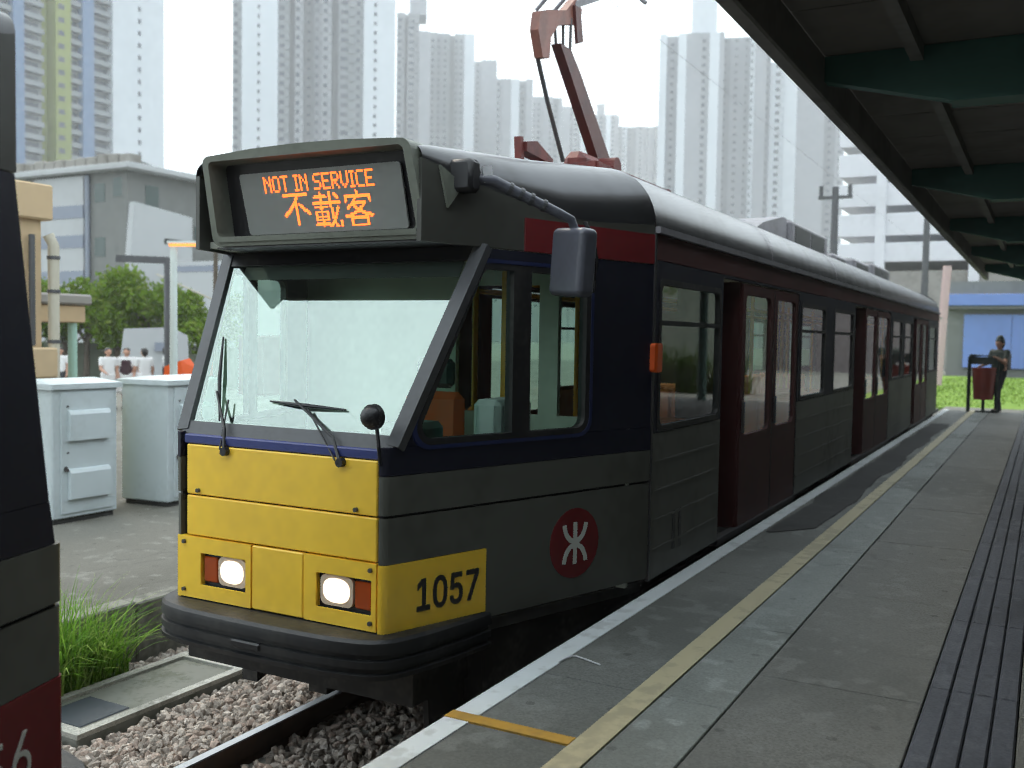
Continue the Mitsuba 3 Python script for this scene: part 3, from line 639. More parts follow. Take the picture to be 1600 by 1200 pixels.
    # ---- cab fittings
    if front:
        add('console', trimesh.convex.convex_hull([(CXT + s * w_, q, z) for s in (-1, 1) for (w_, q, z) in ((0.60, 3.90, 0.1), (0.62, 3.92, 0.90), (0.76, 4.26, 0.1), (0.76, 4.26, 0.88))]), 'console_grey')
        st = add('driver_seat', cat(cbx(-3.55, -3.05, 4.75, 5.15, 0.42, 0.52, 0.04), bx(-3.35, -3.25, 4.9, 5.0, 0.02, 0.42)), 'console_grey')
        add('seat_back', cbx(-3.50, -3.08, 5.02, 5.12, 0.50, 1.16, 0.045), 'orange_plastic', st)
        add('headrest', cbx(-3.42, -3.16, 5.04, 5.12, 1.18, 1.36, 0.03), 'frame_black', st)
        add('control_panel', cbx(-2.72, -2.55, 4.55, 4.95, 0.5, 1.16, 0.03), 'pale_grey')
        add('control_box', cbx(-2.95, -2.72, 4.02, 4.30, 0.85, 1.06, 0.03), 'console_grey')
        bh = add('bulkhead', [bx(-4.60, -3.35, 5.40, 5.44, 0.02, 1.96), bx(-3.35, -2.15, 5.40, 5.44, 0.02, 1.02), bx(-3.35, -2.15, 5.40, 5.44, 1.82, 1.96), bx(-2.75, -2.62, 5.40, 5.44, 1.02, 1.82)], 'cream_panel')
        add('door_edge', [bx(-3.0, -2.93, 5.37, 5.45, 0.02, 1.95)], 'pole_yellow', bh)
        add('sun_blind', trimesh.convex.convex_hull([(CXT + s * 0.74, yfront(z) + d, z) for s in (-1, 1) for z in (1.80, 1.90) for d in (0.05, 0.056)]), 'console_grey')
        # wipers and mirrors
        def on(x, z, d=-0.03): return (x, yfront(z) + d, z)
        for piv, tip, b0, b1 in (((-2.95, 0.885), (-3.355, 1.16), (-3.53, 1.145), (-3.03, 1.125)), ((-3.70, 0.885), (-3.905, 1.18), (-3.83, 1.03), (-4.03, 1.47))):
            w_ = add('wiper', cat(tube([(piv[0], YF - 0.02, piv[1]), on(piv[0] * .8 + tip[0] * .2, 1.0, -.05), on(tip[0], tip[1], -0.035)], [0.010, 0.008, 0.006], 8), cyl((piv[0], YF - 0.012, piv[1]), 0.022, 0.035, (0, 1, 0), 12)), 'frame_black')
            add('blade', tube([on(*b0, -.012), on((b0[0] + b1[0]) / 2, (b0[1] + b1[1]) / 2, -.026), on(*b1, -.012)], [0.005, 0.011, 0.005], 8), 'frame_black', w_)
            add('link', tube([(piv[0] - 0.03, YF - 0.02, piv[1] + .01), on(tip[0] + .1, tip[1] - .04, -.03)], 0.005, 6), 'frame_black', w_)
        mr = add('round_mirror', cat(cyl((-2.755, YF - 0.02, 1.115), 0.060, 0.03, (0.1, 1, 0.05), 28), sphere((-2.755, YF - 0.03, 1.115), 0.055, 3, (1, 1, 1))), 'frame_black', smooth=40)
        add('stalk', tube([(-2.72, YF - 0.01, 0.89), (-2.715, YF - 0.03, 0.98), (-2.735, YF - 0.02, 1.07)], 0.009, 8), 'frame_black', mr)
        hull = m3d.Manifold.batch_hull([m3d.Manifold.sphere(r, 20).translate(p) for p, r in [((a, b, c), 0.035) for a in (-0.085, 0.085) for b in (-0.025, 0.025) for c in (-0.14, 0.14)]])
        hm = to_tm(hull); hm.apply_transform(trimesh.transformations.rotation_matrix(-0.35, (0, 0, 1))); hm.apply_transform(trimesh.transformations.rotation_matrix(0.06, (0, 1, 0))); hm.apply_translation((-2.155, 4.60, 1.885))
        sm = add('side_mirror', hm, 'mirror_back', smooth=35)
        face = bx(-0.10, 0.10, 0.057, 0.062, -0.155, 0.155); face.apply_transform(trimesh.transformations.rotation_matrix(-0.35, (0, 0, 1))); face.apply_translation((-2.155, 4.60, 1.885))
        add('glass', face, 'mirror_glass', sm)
        add('arm', tube([(-2.53, 4.23, 2.28), (-2.44, 4.27, 2.27), (-2.20, 4.50, 2.13), (-2.16, 4.58, 2.10), (-2.135, 4.60, 2.03)], [0.030, 0.028, 0.026, 0.024, 0.020], 12), 'mirror_back', sm, smooth=50)
        for k in (0.25, 0.42, 0.58, 0.78):
            q = np.array((-2.44, 4.27, 2.27)) * (1 - k) + np.array((-2.20, 4.50, 2.13)) * k
            add('clamp', cyl(q, 0.033, 0.018, (0.24, 0.23, -0.14), 16), 'pillar_grey', sm)
        add('hinge', cat(sphere((-2.55, 4.21, 2.30), 0.075, 2, (0.8, 1, 1)), cbx(-2.62, -2.47, 4.10, 4.20, 2.20, 2.36, 0.02)), 'frame_black', sm, smooth=40)
        add('strap', tube([(-2.10, 4.62, 2.09), (-2.055, 4.63, 2.00), (-2.035, 4.63, 1.88), (-2.045, 4.63, 1.75)], 0.011, 8), 'frame_black', sm)
        add('bracket_plate', [bar((-2.47, 4.245, 2.34), (-2.46, 4.255, 2.26), 0.05, 0.02, up=(1, -1, 0))], 'pale_grey', sm)
        add('gusset', side_panel(Polygon([(4.02, 2.32), (4.16, 2.24), (4.07, 2.12)]), 1, 0.0, 0.014), 'sign_frame')
    # ---- number and emblem on the right side
    side0 = math.hypot(1 / 3.0, 1)
    def on_side(m, y0, z0, off, s=1, length=1.0):
        v = np.array(m.vertices); yy = y0 + v[:, 0] / side0
        nv = np.stack([CXT + s * (W_(yy) + off + v[:, 2]), yy, z0 + v[:, 1]], 1); return trimesh.Trimesh(nv, np.array(m.faces), process=False)
    if front:
        tm = meshkit.text_mesh('1057', 0.150, 0.003, True); tm.apply_scale((0.395 / tm.extents[0], 1, 1)); add('fleet_number', on_side(tm, 3.905, 0.165, 0.0045), 'dark_print')
        em = add('emblem', on_side(ext(Point(0, 0).buffer(0.196, quad_segs=24), 0.003), 4.975, 0.352, 0.0005), 'red_paint')
        arcs = [LineString([(0, -0.118), (0, 0.118)]).buffer(0.0145, cap_style=2)]
        for sx in (-1, 1):
            for sy in (-1, 1):
                arcs.append(LineString([(sx * 0.088 * math.sin(a), sy * (0.122 - 0.112 * math.cos(a) - 0.0)) for a in np.linspace(0.08, 1.45, 14)]).buffer(0.0145, cap_style=2))
        add('symbol', on_side(ext(unary_union(arcs), 0.002), 4.975, 0.352, 0.0038), 'white_print', em, label='pale symbol on the red disc')
        for yy in (6.02, 6.14): add('vent_slot', side_panel(sbox(yy, 0.15, yy + 0.045, 0.40), 1, -0.004, 0.004), 'frame_black')
        add('marker_lamp', side_panel(rounded(sbox(5.57, 1.30, 5.68, 1.475), 0.02), 1, 0.0, 0.03), 'orange_plastic', label='orange marker lamp at the cab joint')
        # saloon fittings
        cush = shape(cat(cbx(-0.2, 0.2, -0.2, 0.2, 0.40, 0.46, 0.02)), 'seat_orange'); back = shape(cbx(-0.2, 0.2, 0.16, 0.22, 0.46, 0.92, 0.025), 'seat_orange'); leg = shape(bx(-0.16, 0.16, -0.03, 0.03, 0.02, 0.40), 'console_grey')
        for yy in (6.05, 6.75, 9.9, 10.6, 11.5, 12.2, 16.2, 16.9, 17.7):
            for xx in (-4.40, -3.98, -2.78, -2.36):
                kk = f'{key}__seat'; kk = numbered(kk) if any(z == kk or z.startswith(kk + '__') for z in scene) else kk
                for nm, sh in (('cushion', cush), ('backrest', back), ('leg', leg)): scene[f'{kk}__{nm}'] = {**sh, 'to_world': T().translate([xx, float(yy), 0])}
        for yy in (5.9, 6.4, 7.15, 7.6, 9.45, 10.25, 11.1, 12.55, 15.8, 16.55, 17.3, 18.5, 21.1):
            for xx in (-2.95, -3.80): add('grab_pole', cyl((xx, yy, 1.04), 0.022, 2.04, sections=10), 'pole_yellow')
        for xx in (-2.95, -3.80): add('grab_rail', cyl((xx, 14.0, 1.84), 0.018, 16.6, (0, 1, 0), 10), 'pole_yellow')
        add('wall_lining', [bx(-4.62, -4.60, YJ + .05, 7.0, 0.02, 0.9)], 'cream_panel')
        build_roof_gear(t)
    else:
        tm = meshkit.text_mesh('1056', 0.150, 0.003, False); tm.apply_scale((0.44 / tm.extents[0], 1, 1))
        # reads from the left towards the rear corner
        v = np.array(tm.vertices); yy = 4.33 - v[:, 0] / side0
        nv = np.stack([CXT + (W_(yy) + 0.0045 + v[:, 2]), yy, 0.155 + v[:, 1]], 1)
        add('fleet_number', trimesh.Trimesh(nv, np.array(tm.faces)[:, ::-1], process=False), 'white_print')
def build_roof_gear(t):
    add = t.add
    # pantograph: the key of the whole and its sub-parts
    pg = add('pantograph', [bar((CXT - 0.45, q, 2.76), (CXT + 0.45, q, 2.76), 0.07, 0.07) for q in (6.7, 8.2)] + [bar((CXT + s * 0.40, 6.65, 2.76), (CXT + s * 0.40, 8.25, 2.76), 0.06, 0.07) for s in (-1, 1)], 'red_oxide')
    for q in (6.75, 8.15):
        for s in (-1, 1): add('insulator', cat(*[cyl((CXT + s * 0.40, q, 2.54 + 0.045 * k), 0.055 if k % 2 else 0.038, 0.05, sections=14) for k in range(5)]), 'red_oxide', pg)
    def yz(poly, x0, x1):
        m = ext(Polygon(poly), x1 - x0); m.apply_transform(np.array([[0, 0, 1, x0], [1, 0, 0, 0], [0, 1, 0, 0], [0, 0, 0, 1.0]])); return m
    add('lower_arm', yz([(6.83, 3.735), (7.02, 3.735), (7.20, 3.60), (7.98, 2.90), (7.76, 2.86), (7.62, 2.95)], CXT - 0.04, CXT + 0.04), 'copper_paint', pg)
    add('pivot', cat(cyl((CXT, 7.62, 2.91), 0.085, 0.40, (1, 0, 0), 20), cbx(CXT - 0.10, CXT + 0.10, 7.16, 7.62, 2.80, 2.99, 0.06), cbx(CXT - 0.10, CXT + 0.10, 7.80, 8.32, 2.82, 2.95, 0.02)), 'red_oxide', pg)
    add('front_rest', cat(bar((CXT, 6.30, 2.60), (CXT, 6.26, 2.93), 0.05, 0.05), trimesh.convex.convex_hull([(CXT + a, q, z) for a in (-0.05, 0.05) for q, z in ((6.30, 2.83), (6.30, 2.90), (6.46, 2.93), (6.72, 2.84), (6.72, 2.80))]), bar((CXT, 6.68, 2.55), (CXT, 6.68, 2.83), 0.06, 0.06, up=(0, 1, 0))), 'red_oxide', pg)
    add('control_rod', tube([(CXT - 0.06, 7.12, 2.90), (CXT - 0.06, 6.83, 3.30), (CXT - 0.05, 6.62, 3.60)], 0.018, 8), 'dark_steel', pg)
    add('knee', yz([(6.47, 3.74), (6.50, 3.88), (6.64, 3.93), (6.93, 4.01), (7.10, 4.15), (7.22, 4.10), (7.20, 3.98), (7.02, 3.93), (6.80, 3.86), (6.68, 3.74), (6.66, 3.58), (6.55, 3.56)], CXT - 0.035, CXT + 0.035), 'knee_copper', pg)
    add('knee_plate', yz([(7.04, 4.08), (7.14, 4.08), (7.20, 3.84), (7.10, 3.80)], CXT + 0.036, CXT + 0.06), 'copper_paint', pg)
    for k, (a, b) in enumerate((((6.90, 3.72), (6.86, 3.93)), ((6.96, 3.72), (6.95, 3.96)), ((7.02, 3.71), (7.03, 3.98)))):
        add('spring', tube([(CXT + 0.03 * (k - 1), a[0], a[1]), (CXT + 0.03 * (k - 1), b[0], b[1])], 0.012, 8), 'dark_steel', pg)
    add('upper_arm', yz([(7.06, 4.06), (7.10, 4.13), (7.52, 4.335), (7.52, 4.26)], CXT - 0.05, CXT + 0.05), 'equipment_grey', pg)
    add('contact_head', [tube([(CXT + a * .55, q, 4.345 - (0.0 if abs(a) < 0.5 else 0.5 * (abs(a) - 0.5))) for a in np.linspace(-0.8, 0.8, 17)], 0.016, 8) for q in (7.34, 7.56)], 'equipment_grey', pg)
    # roof boxes
    add('resistor_box', cat(cbx(CXT - 0.5, CXT + 0.5, 8.75, 9.15, 2.58, 2.72, 0.03), cbx(CXT - 0.3, CXT + 0.4, 9.5, 9.9, 2.58, 2.74, 0.03)), 'red_oxide')
    def cool(y0, y1, z1, name):
        k = add(name, cat(cbx(CXT - 0.60, CXT + 0.60, y0, y1 - 0.02, 2.585, z1, 0.04)), 'equipment_grey')
        for q in np.linspace(y0 + 0.2, y1 - 0.2, 3)[:-1]:
            add('louvre', cbx(CXT + 0.58, CXT + 0.608, q, q + (y1 - y0) / 2 - 0.28, 2.66, z1 - 0.06, 0.004), 'louvre_dark', k)
    add('duct', trimesh.convex.convex_hull([(CXT + a, q, z) for a in (-0.55, 0.55) for q, z in ((10.3, 2.60), (12.1, 2.60), (12.1, 2.98), (11.9, 2.98), (11.0, 2.82))]), 'equipment_grey')
    cool(12.15, 14.4, 2.98, 'cooling_unit'); cool(14.9, 16.0, 2.80, 'cooling_unit'); cool(16.6, 18.2, 2.86, 'cooling_unit'); cool(18.5, 20.6, 2.92, 'cooling_unit')

fk = thing('light_rail_tram', 'grey, navy and yellow tram numbered 1057 with lit headlights, stopped at the platform', 'tram')
build_tram(fk, None, True)
rk = thing('light_rail_tram', 'rear corner of the navy and grey tram with red number panel at the left edge', 'tram')
build_tram(rk, 5.765, False)

# overhead wire
single('contact_wire', tube([(CXT, y, 4.368) for y in (-40, 0, 7.5, 40, 80)], 0.0018, 6), 'dark_steel', 'thin black contact wire running above the tram roof', 'wire')

# ------------------------------------------------------------------ left of the track: cabinets, grass, lamp, beige hut, shelter
def cabinet(x, y, rot, label):
    t = thing('equipment_cabinet', label, 'cabinet', 'white trackside cabinets'); M = trimesh.transformations.rotation_matrix(rot, (0, 0, 1)); M[:3, 3] = (x, y, -0.52)
    def put(n, m, mt, parent=t, **k):
        m = m.copy(); m.apply_transform(M); return obj(n, m, mt, parent, **k)
    put('plinth', bx(-0.66, -0.03, 0.03, 0.77, 0.0, 0.07), 'plinth_dark')
    put('body', cbx(-0.70, 0.0, 0.0, 0.80, 0.055, 1.41, 0.012), 'cabinet_paint')
    put('lid', trimesh.convex.convex_hull([(a, b, z) for a, b, z in ((-0.74, -0.04, 1.40), (0.04, -0.04, 1.40), (0.04, 0.84, 1.40), (-0.74, 0.84, 1.40), (-0.74, -0.04, 1.455), (0.04, -0.04, 1.455), (0.04, 0.84, 1.455), (-0.74, 0.84, 1.455), (-0.35, 0.02, 1.50), (-0.35, 0.78, 1.50))]), 'cabinet_paint')
    d = put('door', cbx(-0.005, 0.016, 0.09, 0.745, 0.10, 1.37, 0.006), 'cabinet_paint')
    for z0, z1 in ((0.25, 0.56), (0.86, 1.17)):
        put('vent_hood', trimesh.convex.convex_hull([(a, b, z) for b in (0.17, 0.67) for a, z in ((0.012, z0 - 0.0), (0.065, z0 + 0.005), (0.065, z1 - 0.035), (0.045, z1), (0.012, z1 + 0.01))]), 'cabinet_paint', d)
    put('lock', cat(cyl((0.024, 0.14, 0.585), 0.016, 0.03, (1, 0, 0), 12), bx(0.014, 0.05, 0.12, 0.16, 0.55, 0.575)), 'dark_steel', d)
    for z in (0.74, 1.22): put('keyhole', cyl((0.018, 0.17, z), 0.012, 0.014, (1, 0, 0), 12), 'pillar_grey', d)
cabinet(-8.90, 6.56, 0.0, 'white metal trackside cabinet with two vent hoods, nearer the rear tram corner')
cabinet(-8.77, 7.95, 0.09, 'white metal trackside cabinet half hidden behind the yellow tram front')
single('cable_marker', cbx(-9.50, -9.40, 7.62, 7.72, -0.52, 0.86, 0.01), 'yellow_green', 'narrow yellow green post in the gap between the white cabinets', 'post')

def blades(n, cx, cy, rx, ry, z0, hmin, hmax, wmax, cols, seed):
    r = np.random.default_rng(seed); V, F, Cc = [], [], []
    for _ in range(n):
        a = r.uniform(0, 2 * np.pi); q = math.sqrt(r.uniform(0, 1)); x, y = cx + rx * q * math.cos(a), cy + ry * q * math.sin(a)
        h = r.uniform(hmin, hmax) * (1.1 - 0.45 * q); az = r.uniform(0, 2 * np.pi); lean = r.uniform(0.1, 0.9) * h; w = wmax * r.uniform(0.5, 1.0)
        d = np.array([math.cos(az), math.sin(az)]); sd = np.array([-d[1], d[0]]); i = len(V); c = np.array(cols[r.integers(len(cols))]) * r.uniform(0.75, 1.2)
        for k in range(6):
            u = k / 5; zz = h * (u - 0.42 * u ** 3 * (lean / h)); off = lean * u ** 2; ww = w * (1 - u ** 2) + 0.0006
            for sg in (-1, 1): V.append((x + d[0] * off + sd[0] * ww * sg, y + d[1] * off + sd[1] * ww * sg, z0 + zz)); Cc.append(c)
        for k in range(5): F += [[i + 2 * k, i + 2 * k + 1, i + 2 * k + 3], [i + 2 * k, i + 2 * k + 3, i + 2 * k + 2]]
    return trimesh.Trimesh(np.array(V), np.array(F), process=False), np.array(Cc)
GC = [(0.17, 0.34, 0.04), (0.24, 0.42, 0.06), (0.12, 0.25, 0.03), (0.34, 0.46, 0.12), (0.19, 0.36, 0.08)]
g1, k1 = blades(900, -5.68, 4.22, 0.13, 0.56, -1.0, 0.55, 1.02, 0.008, GC, 3)
gk = obj('grass_clump', g1, 'grass_blade', None, smooth=True, color=k1); labels[gk] = {'label': 'tall green grass clump growing between the concrete wall and the cable slab', 'category': 'grass'}
g2, k2 = blades(70, -5.90, 6.0, 0.03, 0.5, -0.52, 0.05, 0.16, 0.005, GC, 4)
gk = obj('grass_weed', g2, 'grass_blade', None, smooth=True, color=k2); labels[gk] = {'label': 'low weeds on the yard edge beside the tram bumper', 'category': 'weeds'}

lp = thing('street_lamp', 'pale mint lamp post with a lit flat orange lantern', 'street lamp')
obj('post', tube([(-11.06, 10.13, -0.52), (-11.06, 10.13, 0.6), (-11.06, 10.13, 2.70)], [0.062, 0.056, 0.048], 16), 'lamp_white', lp, smooth=40)
obj('base', cyl((-11.06, 10.13, -0.44), 0.09, 0.16), 'lamp_white', lp, smooth=40)
obj('lantern', bar((-11.12, 10.06, 2.765), (-10.78, 10.44, 2.785), 0.16, 0.035), 'lamp_white', lp)
obj('lamp_glass', bar((-11.10, 10.08, 2.728), (-10.80, 10.42, 2.748), 0.14, 0.03), 'orange_plastic', lp, emitter=lamp_emit((1.0, 0.33, 0.07), 0.22), label='glowing orange lamp glass')
dl = thing('street_lamp', 'thin dark lamp post with one flat arm behind the pale lamp post', 'street lamp')
obj('post', tube([(-16.30, 14.77, -0.52), (-16.30, 14.77, 3.02)], 0.075, 10), 'pillar_grey', dl, smooth=40)
obj('arm', bar((-16.28, 14.79, 2.98), (-16.98, 14.02, 2.98), 0.10, 0.14), 'pillar_grey', dl)
up = thing('utility_pole', 'slender dark pole with a stay beside the left windscreen pillar', 'pole')
obj('post', tube([(-17.77, 17.58, -0.52), (-17.77, 17.58, 3.9)], [0.075, 0.05], 10), 'bark', up, smooth=40)
obj('stay', tube([(-17.77, 17.58, 2.25), (-18.7, 16.6, 2.85)], 0.022, 6), 'pipe_cream', up)

hut = thing('beige_building', 'beige rendered hut with cream drain pipe beside the rear tram corner', 'building')
obj('wall', bx(-14.0, -10.52, 5.0, 7.62, -0.52, 2.78), 'beige_render', hut)
obj('parapet', cbx(-14.1, -10.42, 4.9, 7.72, 2.782, 3.20, 0.02), 'beige_render', hut)
obj('lower_block', cbx(-10.515, -10.32, 6.6, 7.70, 0.92, 1.28, 0.02), 'beige_render', hut)
pp = obj('drain_pipe', tube([(-10.47, 7.75, -0.5), (-10.47, 7.75, 2.50), (-10.50, 7.70, 2.62)], 0.065, 12), 'pipe_cream', hut, smooth=40)
for z in (1.35, 1.95, 2.35): obj('collar', cyl((-10.47, 7.75, z), 0.076, 0.04), 'pillar_grey', pp, smooth=40)
obj('drain_pipe', tube([(-10.45, 7.45, 1.3), (-10.45, 7.45, 2.6)], 0.035, 10), 'pillar_grey', hut, smooth=40)
sh = thing('shelter', 'small beige flat roofed shelter on a mint green column', 'shelter')
obj('roof', cbx(-15.5, -12.55, 8.3, 9.95, 1.86, 2.02, 0.03), 'roof_trim', sh)
obj('beam', cbx(-15.4, -12.62, 8.4, 9.88, 1.60, 1.855, 0.015), 'beige_render', sh)
for p in ((-12.74, 9.74), (-15.2, 9.74)): obj('column', cyl((p[0], p[1], 0.54), 0.065, 2.12), 'mint_paint', sh, smooth=40)
single('boundary_wall', bx(-44.0, -20.5, 26.2, 26.5, -0.52, 0.98), 'hedge_wall', 'grey green boundary wall below the trees', 'wall')
ps = thing('stone_signboard', 'pale stone signboard with a small dark plate beneath the trees', 'sign')
obj('stone', trimesh.convex.convex_hull(np.array([(-22.9, 18.9, -0.52), (-21.5, 20.3, -0.52), (-21.55, 20.25, 1.35), (-21.9, 19.9, 1.62), (-22.75, 19.05, 1.55), (-23.0, 19.2, -0.52), (-21.7, 20.5, -0.52), (-22.0, 20.1, 1.6), (-22.85, 19.25, 1.5)]) * [1.16, 1.16, 1.0]), 'hall_white', ps)
obj('plate', bar((-25.62, 22.68, 0.98), (-25.32, 22.98, 0.98), 0.05, 0.28), 'hall_band', ps)
single('kiosk', cbx(-22.9, -21.8, 23.6, 24.7, -0.52, 1.40, 0.03), 'maroon_paint', 'small reddish brown kiosk under the trees beyond the lamp post', 'kiosk')
single('barrier', trimesh.convex.convex_hull([(-12.72, 11.33, -0.52), (-12.28, 11.82, -0.52), (-12.66, 11.40, 0.92), (-12.40, 11.70, 1.06), (-12.30, 11.80, 0.86), (-12.5, 11.4, -0.52), (-12.15, 11.7, -0.52), (-12.42, 11.52, 1.02)]), 'orange_plastic', 'orange plastic barrier top showing over the second cabinet', 'barrier')

# ------------------------------------------------------------------ people
def figure(name, label, x, y, z, h, face, top, bottom, pose, group=None, skirt=False, hat=None, bag=None):
    """standing figure: face = direction it looks to (radians); pose = arm and leg angles"""
    k = h / 1.70; t = thing(name, label, 'person', group)
    def J(*p): return np.array(p, float) * k
    hipL, hipR = J(-0.09, 0, 0.90), J(0.09, 0, 0.90)
    a = pose.get('step', 0.05)
    knL, knR = J(-0.095, 0.06 + a, 0.50), J(0.095, 0.04 - a, 0.49); anL, anR = J(-0.10, a * 1.6, 0.085), J(0.10, -a * 1.8, 0.09)
    toL, toR = anL + J(0, 0.16, -0.05), anR + J(0, 0.16, -0.05)
    shL, shR = J(-0.19, 0, 1.40), J(0.19, 0, 1.40)
    def arm(sh, s, q):   # q: (upper arm forward, elbow bend)
        el = sh + J(s * 0.06, 0.28 * math.sin(q[0]), -0.28 * math.cos(q[0])); w = q[0] + q[1]
        return el, el + J(s * -0.01, 0.25 * math.sin(w), -0.25 * math.cos(w)), w
    elL, wrL, wL = arm(shL, -1, pose.get('left', (0.1, 0.25))); elR, wrR, wR = arm(shR, 1, pose.get('right', (0.05, 0.3)))
    S = lambda p, r: m3d.Manifold.sphere(r * k, 14).translate(tuple(p))
    H = lambda *b: m3d.Manifold.batch_hull([S(p, r) for p, r in b])
    neck, head = J(0, 0.0, 1.46), J(0, 0.02, 1.585)
    torso = H((J(-0.13, 0, 1.37), 0.075), (J(0.13, 0, 1.37), 0.075), (J(-0.10, 0.01, 1.08), 0.085), (J(0.10, 0.01, 1.08), 0.085)) + H((J(-0.10, 0.01, 1.08), 0.085), (J(0.10, 0.01, 1.08), 0.085), (hipL, 0.095), (hipR, 0.095))
    legs = [H((hipL, 0.088), (knL, 0.058)), H((knL, 0.058), (anL, 0.040)), H((anL, 0.042), (toL, 0.032)), H((hipR, 0.088), (knR, 0.058)), H((knR, 0.058), (anR, 0.040)), H((anR, 0.042), (toR, 0.032))]
    arms = [H((shL, 0.055), (elL, 0.042)), H((elL, 0.042), (wrL, 0.028)), H((shR, 0.055), (elR, 0.042)), H((elR, 0.042), (wrR, 0.028))]
    body = torso + H((neck, 0.05), (J(0, 0, 1.40), 0.06)) + H((neck, 0.048), (J(0, 0.012, 1.53), 0.05))
    skull = H((J(0, 0.0, 1.62), 0.088), (J(0, 0.045, 1.61), 0.075), (J(0, 0.055, 1.535), 0.045), (J(0, 0.03, 1.55), 0.055))
    nose = H((J(0, 0.122, 1.60), 0.010), (J(0, 0.136, 1.572), 0.014)); ears = S(J(-0.085, 0.01, 1.585), 0.022) + S(J(0.085, 0.01, 1.585), 0.022)
    body = body + skull + nose + ears
    for q in legs + arms: body = body + q
    for wr, w, s in ((wrL, wL, -1), (wrR, wR, 1)):
        d = np.array([0, math.sin(w), -math.cos(w)]); palm = wr + d * 0.05 * k
        body = body + H((wr, 0.026), (palm + J(0, 0.022, 0), 0.019), (palm - J(0, 0.022, 0), 0.019))
        for i, (o, L) in enumerate(((0.032, 0.066), (0.011, 0.076), (-0.011, 0.072), (-0.031, 0.056))):
            b0 = palm + J(0, o * 0.8, -0.012); b1 = b0 + d * L * 0.55 * k + J(-s * 0.008, 0, 0); b2 = b1 + d * L * 0.45 * k + J(-s * 0.022, 0, 0)
            body = body + H((b0, 0.010), (b1, 0.009)) + H((b1, 0.009), (b2, 0.008))
        th = wr + d * 0.03 * k + J(0, 0.024, 0); body = body + H((th, 0.012), (th + d * 0.035 * k + J(-s * 0.01, 0.026, 0), 0.010))
    R = trimesh.transformations.rotation_matrix(face - math.pi / 2, (0, 0, 1)); R[:3, 3] = (x, y, z + 0.002)
    def put(n, man, m, **kw):
        tm = to_tm(man) if hasattr(man, 'to_mesh') else man
        tm = trimesh.Trimesh(np.array(tm.vertices), np.array(tm.faces)); tm.apply_transform(R); return obj(n, tm, m, t, smooth=60, **kw)
    put('body', body.refine_to_length(0.05), 'skin')
    shirt = H((J(-0.12, 0, 1.37), 0.082), (J(0.12, 0, 1.37), 0.082), (J(-0.075, 0.01, 1.0), 0.105), (J(0.075, 0.01, 1.0), 0.105), (J(0, 0, 1.43), 0.062)) + H((shL, 0.070), (shL * 0.45 + elL * 0.55, 0.060)) + H((shR, 0.070), (shR * 0.45 + elR * 0.55, 0.060))
    put('shirt', shirt, top)
    if pose.get('vest'):
        put('vest', H((J(-0.09, 0.0, 1.33), 0.095), (J(0.09, 0.0, 1.33), 0.095), (J(-0.078, 0.01, 0.97), 0.112), (J(0.078, 0.01, 0.97), 0.112)), pose['vest'])
    if skirt: put('skirt', H((J(-0.10, 0.01, 0.97), 0.112), (J(0.10, 0.01, 0.97), 0.112)) + H((J(-0.09, 0.01, 0.96), 0.11), (J(0.09, 0.01, 0.96), 0.11), (J(-0.15, 0.02, 0.52), 0.10), (J(0.15, 0.02, 0.52), 0.10)), bottom)
    else: put('trousers', H((hipL + J(0, 0, 0.06), 0.10), (hipR + J(0, 0, 0.06), 0.10), (hipL, 0.10), (hipR, 0.10)) + H((hipL, 0.10), (knL, 0.072)) + H((knL, 0.072), (anL, 0.058)) + H((hipR, 0.10), (knR, 0.072)) + H((knR, 0.072), (anR, 0.058)), bottom)
    put('hair', H((J(0, -0.018, 1.635), 0.093), (J(0, -0.03, 1.60), 0.088), (J(0, -0.035, 1.53), 0.060)) + H((J(-0.05, 0.045, 1.675), 0.035), (J(0.05, 0.045, 1.675), 0.035), (J(0, -0.02, 1.65), 0.08)), 'hair_black')
    if hat: put('hat', H((J(0, 0.0, 1.66), 0.098), (J(0, 0.0, 1.72), 0.08)) + H((J(0, 0.10, 1.665), 0.025), (J(-0.07, 0.04, 1.665), 0.025), (J(0.07, 0.04, 1.665), 0.025)), hat)
    if bag: put('backpack', H(*[(J(a, b, c), 0.03) for a in (-0.10, 0.10) for b in (-0.22, -0.14) for c in (1.02, 1.34)]), bag)
    put('shoes', H((anL - J(0, 0.03, 0.045), 0.045), (toL, 0.042)) + H((anR - J(0, 0.03, 0.045), 0.045), (toR, 0.042)), 'hair_black')
    return t
YZ = -0.52
figure('person', 'person in a white shirt and skirt, leftmost of three standing by the cabinets', -20.94, 17.04, YZ, 1.55, -0.2, 'shirt_white', 'shirt_white', dict(left=(0.1, 0.3), right=(0.3, 0.9)), skirt=True)
figure('person', 'person in a dark vest over a white shirt, middle of three by the cabinets', -20.75, 17.46, YZ, 1.55, -0.9, 'shirt_white', 'shirt_white', dict(vest='vest_dark', left=(0.2, 0.6), right=(0.1, 0.4)), skirt=True)
figure('person', 'person in a white shirt with bare arms, rightmost of three by the cabinets', -20.35, 17.68, YZ, 1.55, 2.9, 'shirt_white', 'shirt_white', dict(left=(0.2, 0.9), right=(0.0, 0.2)), skirt=True)
figure('person', 'dark vested person with black hair standing left of the pale lamp post', -20.00, 18.09, YZ, 1.60, 0.6, 'shirt_white', 'vest_dark', dict(vest='vest_dark', left=(0.1, 0.3), right=(0.2, 0.5)))
figure('person', 'small dark haired person in white under the beige shelter', -24.01, 17.97, YZ, 1.50, -1.0, 'shirt_white', 'trouser_dark', dict(left=(0.1, 0.3), right=(0.2, 0.6)), bag='vest_dark')
figure('person', 'person in a red top half hidden behind the left windscreen pillar', -19.32, 18.86, YZ, 1.52, -0.4, 'cloth_red', 'trouser_dark', dict(left=(0.1, 0.3), right=(0.2, 0.6)))
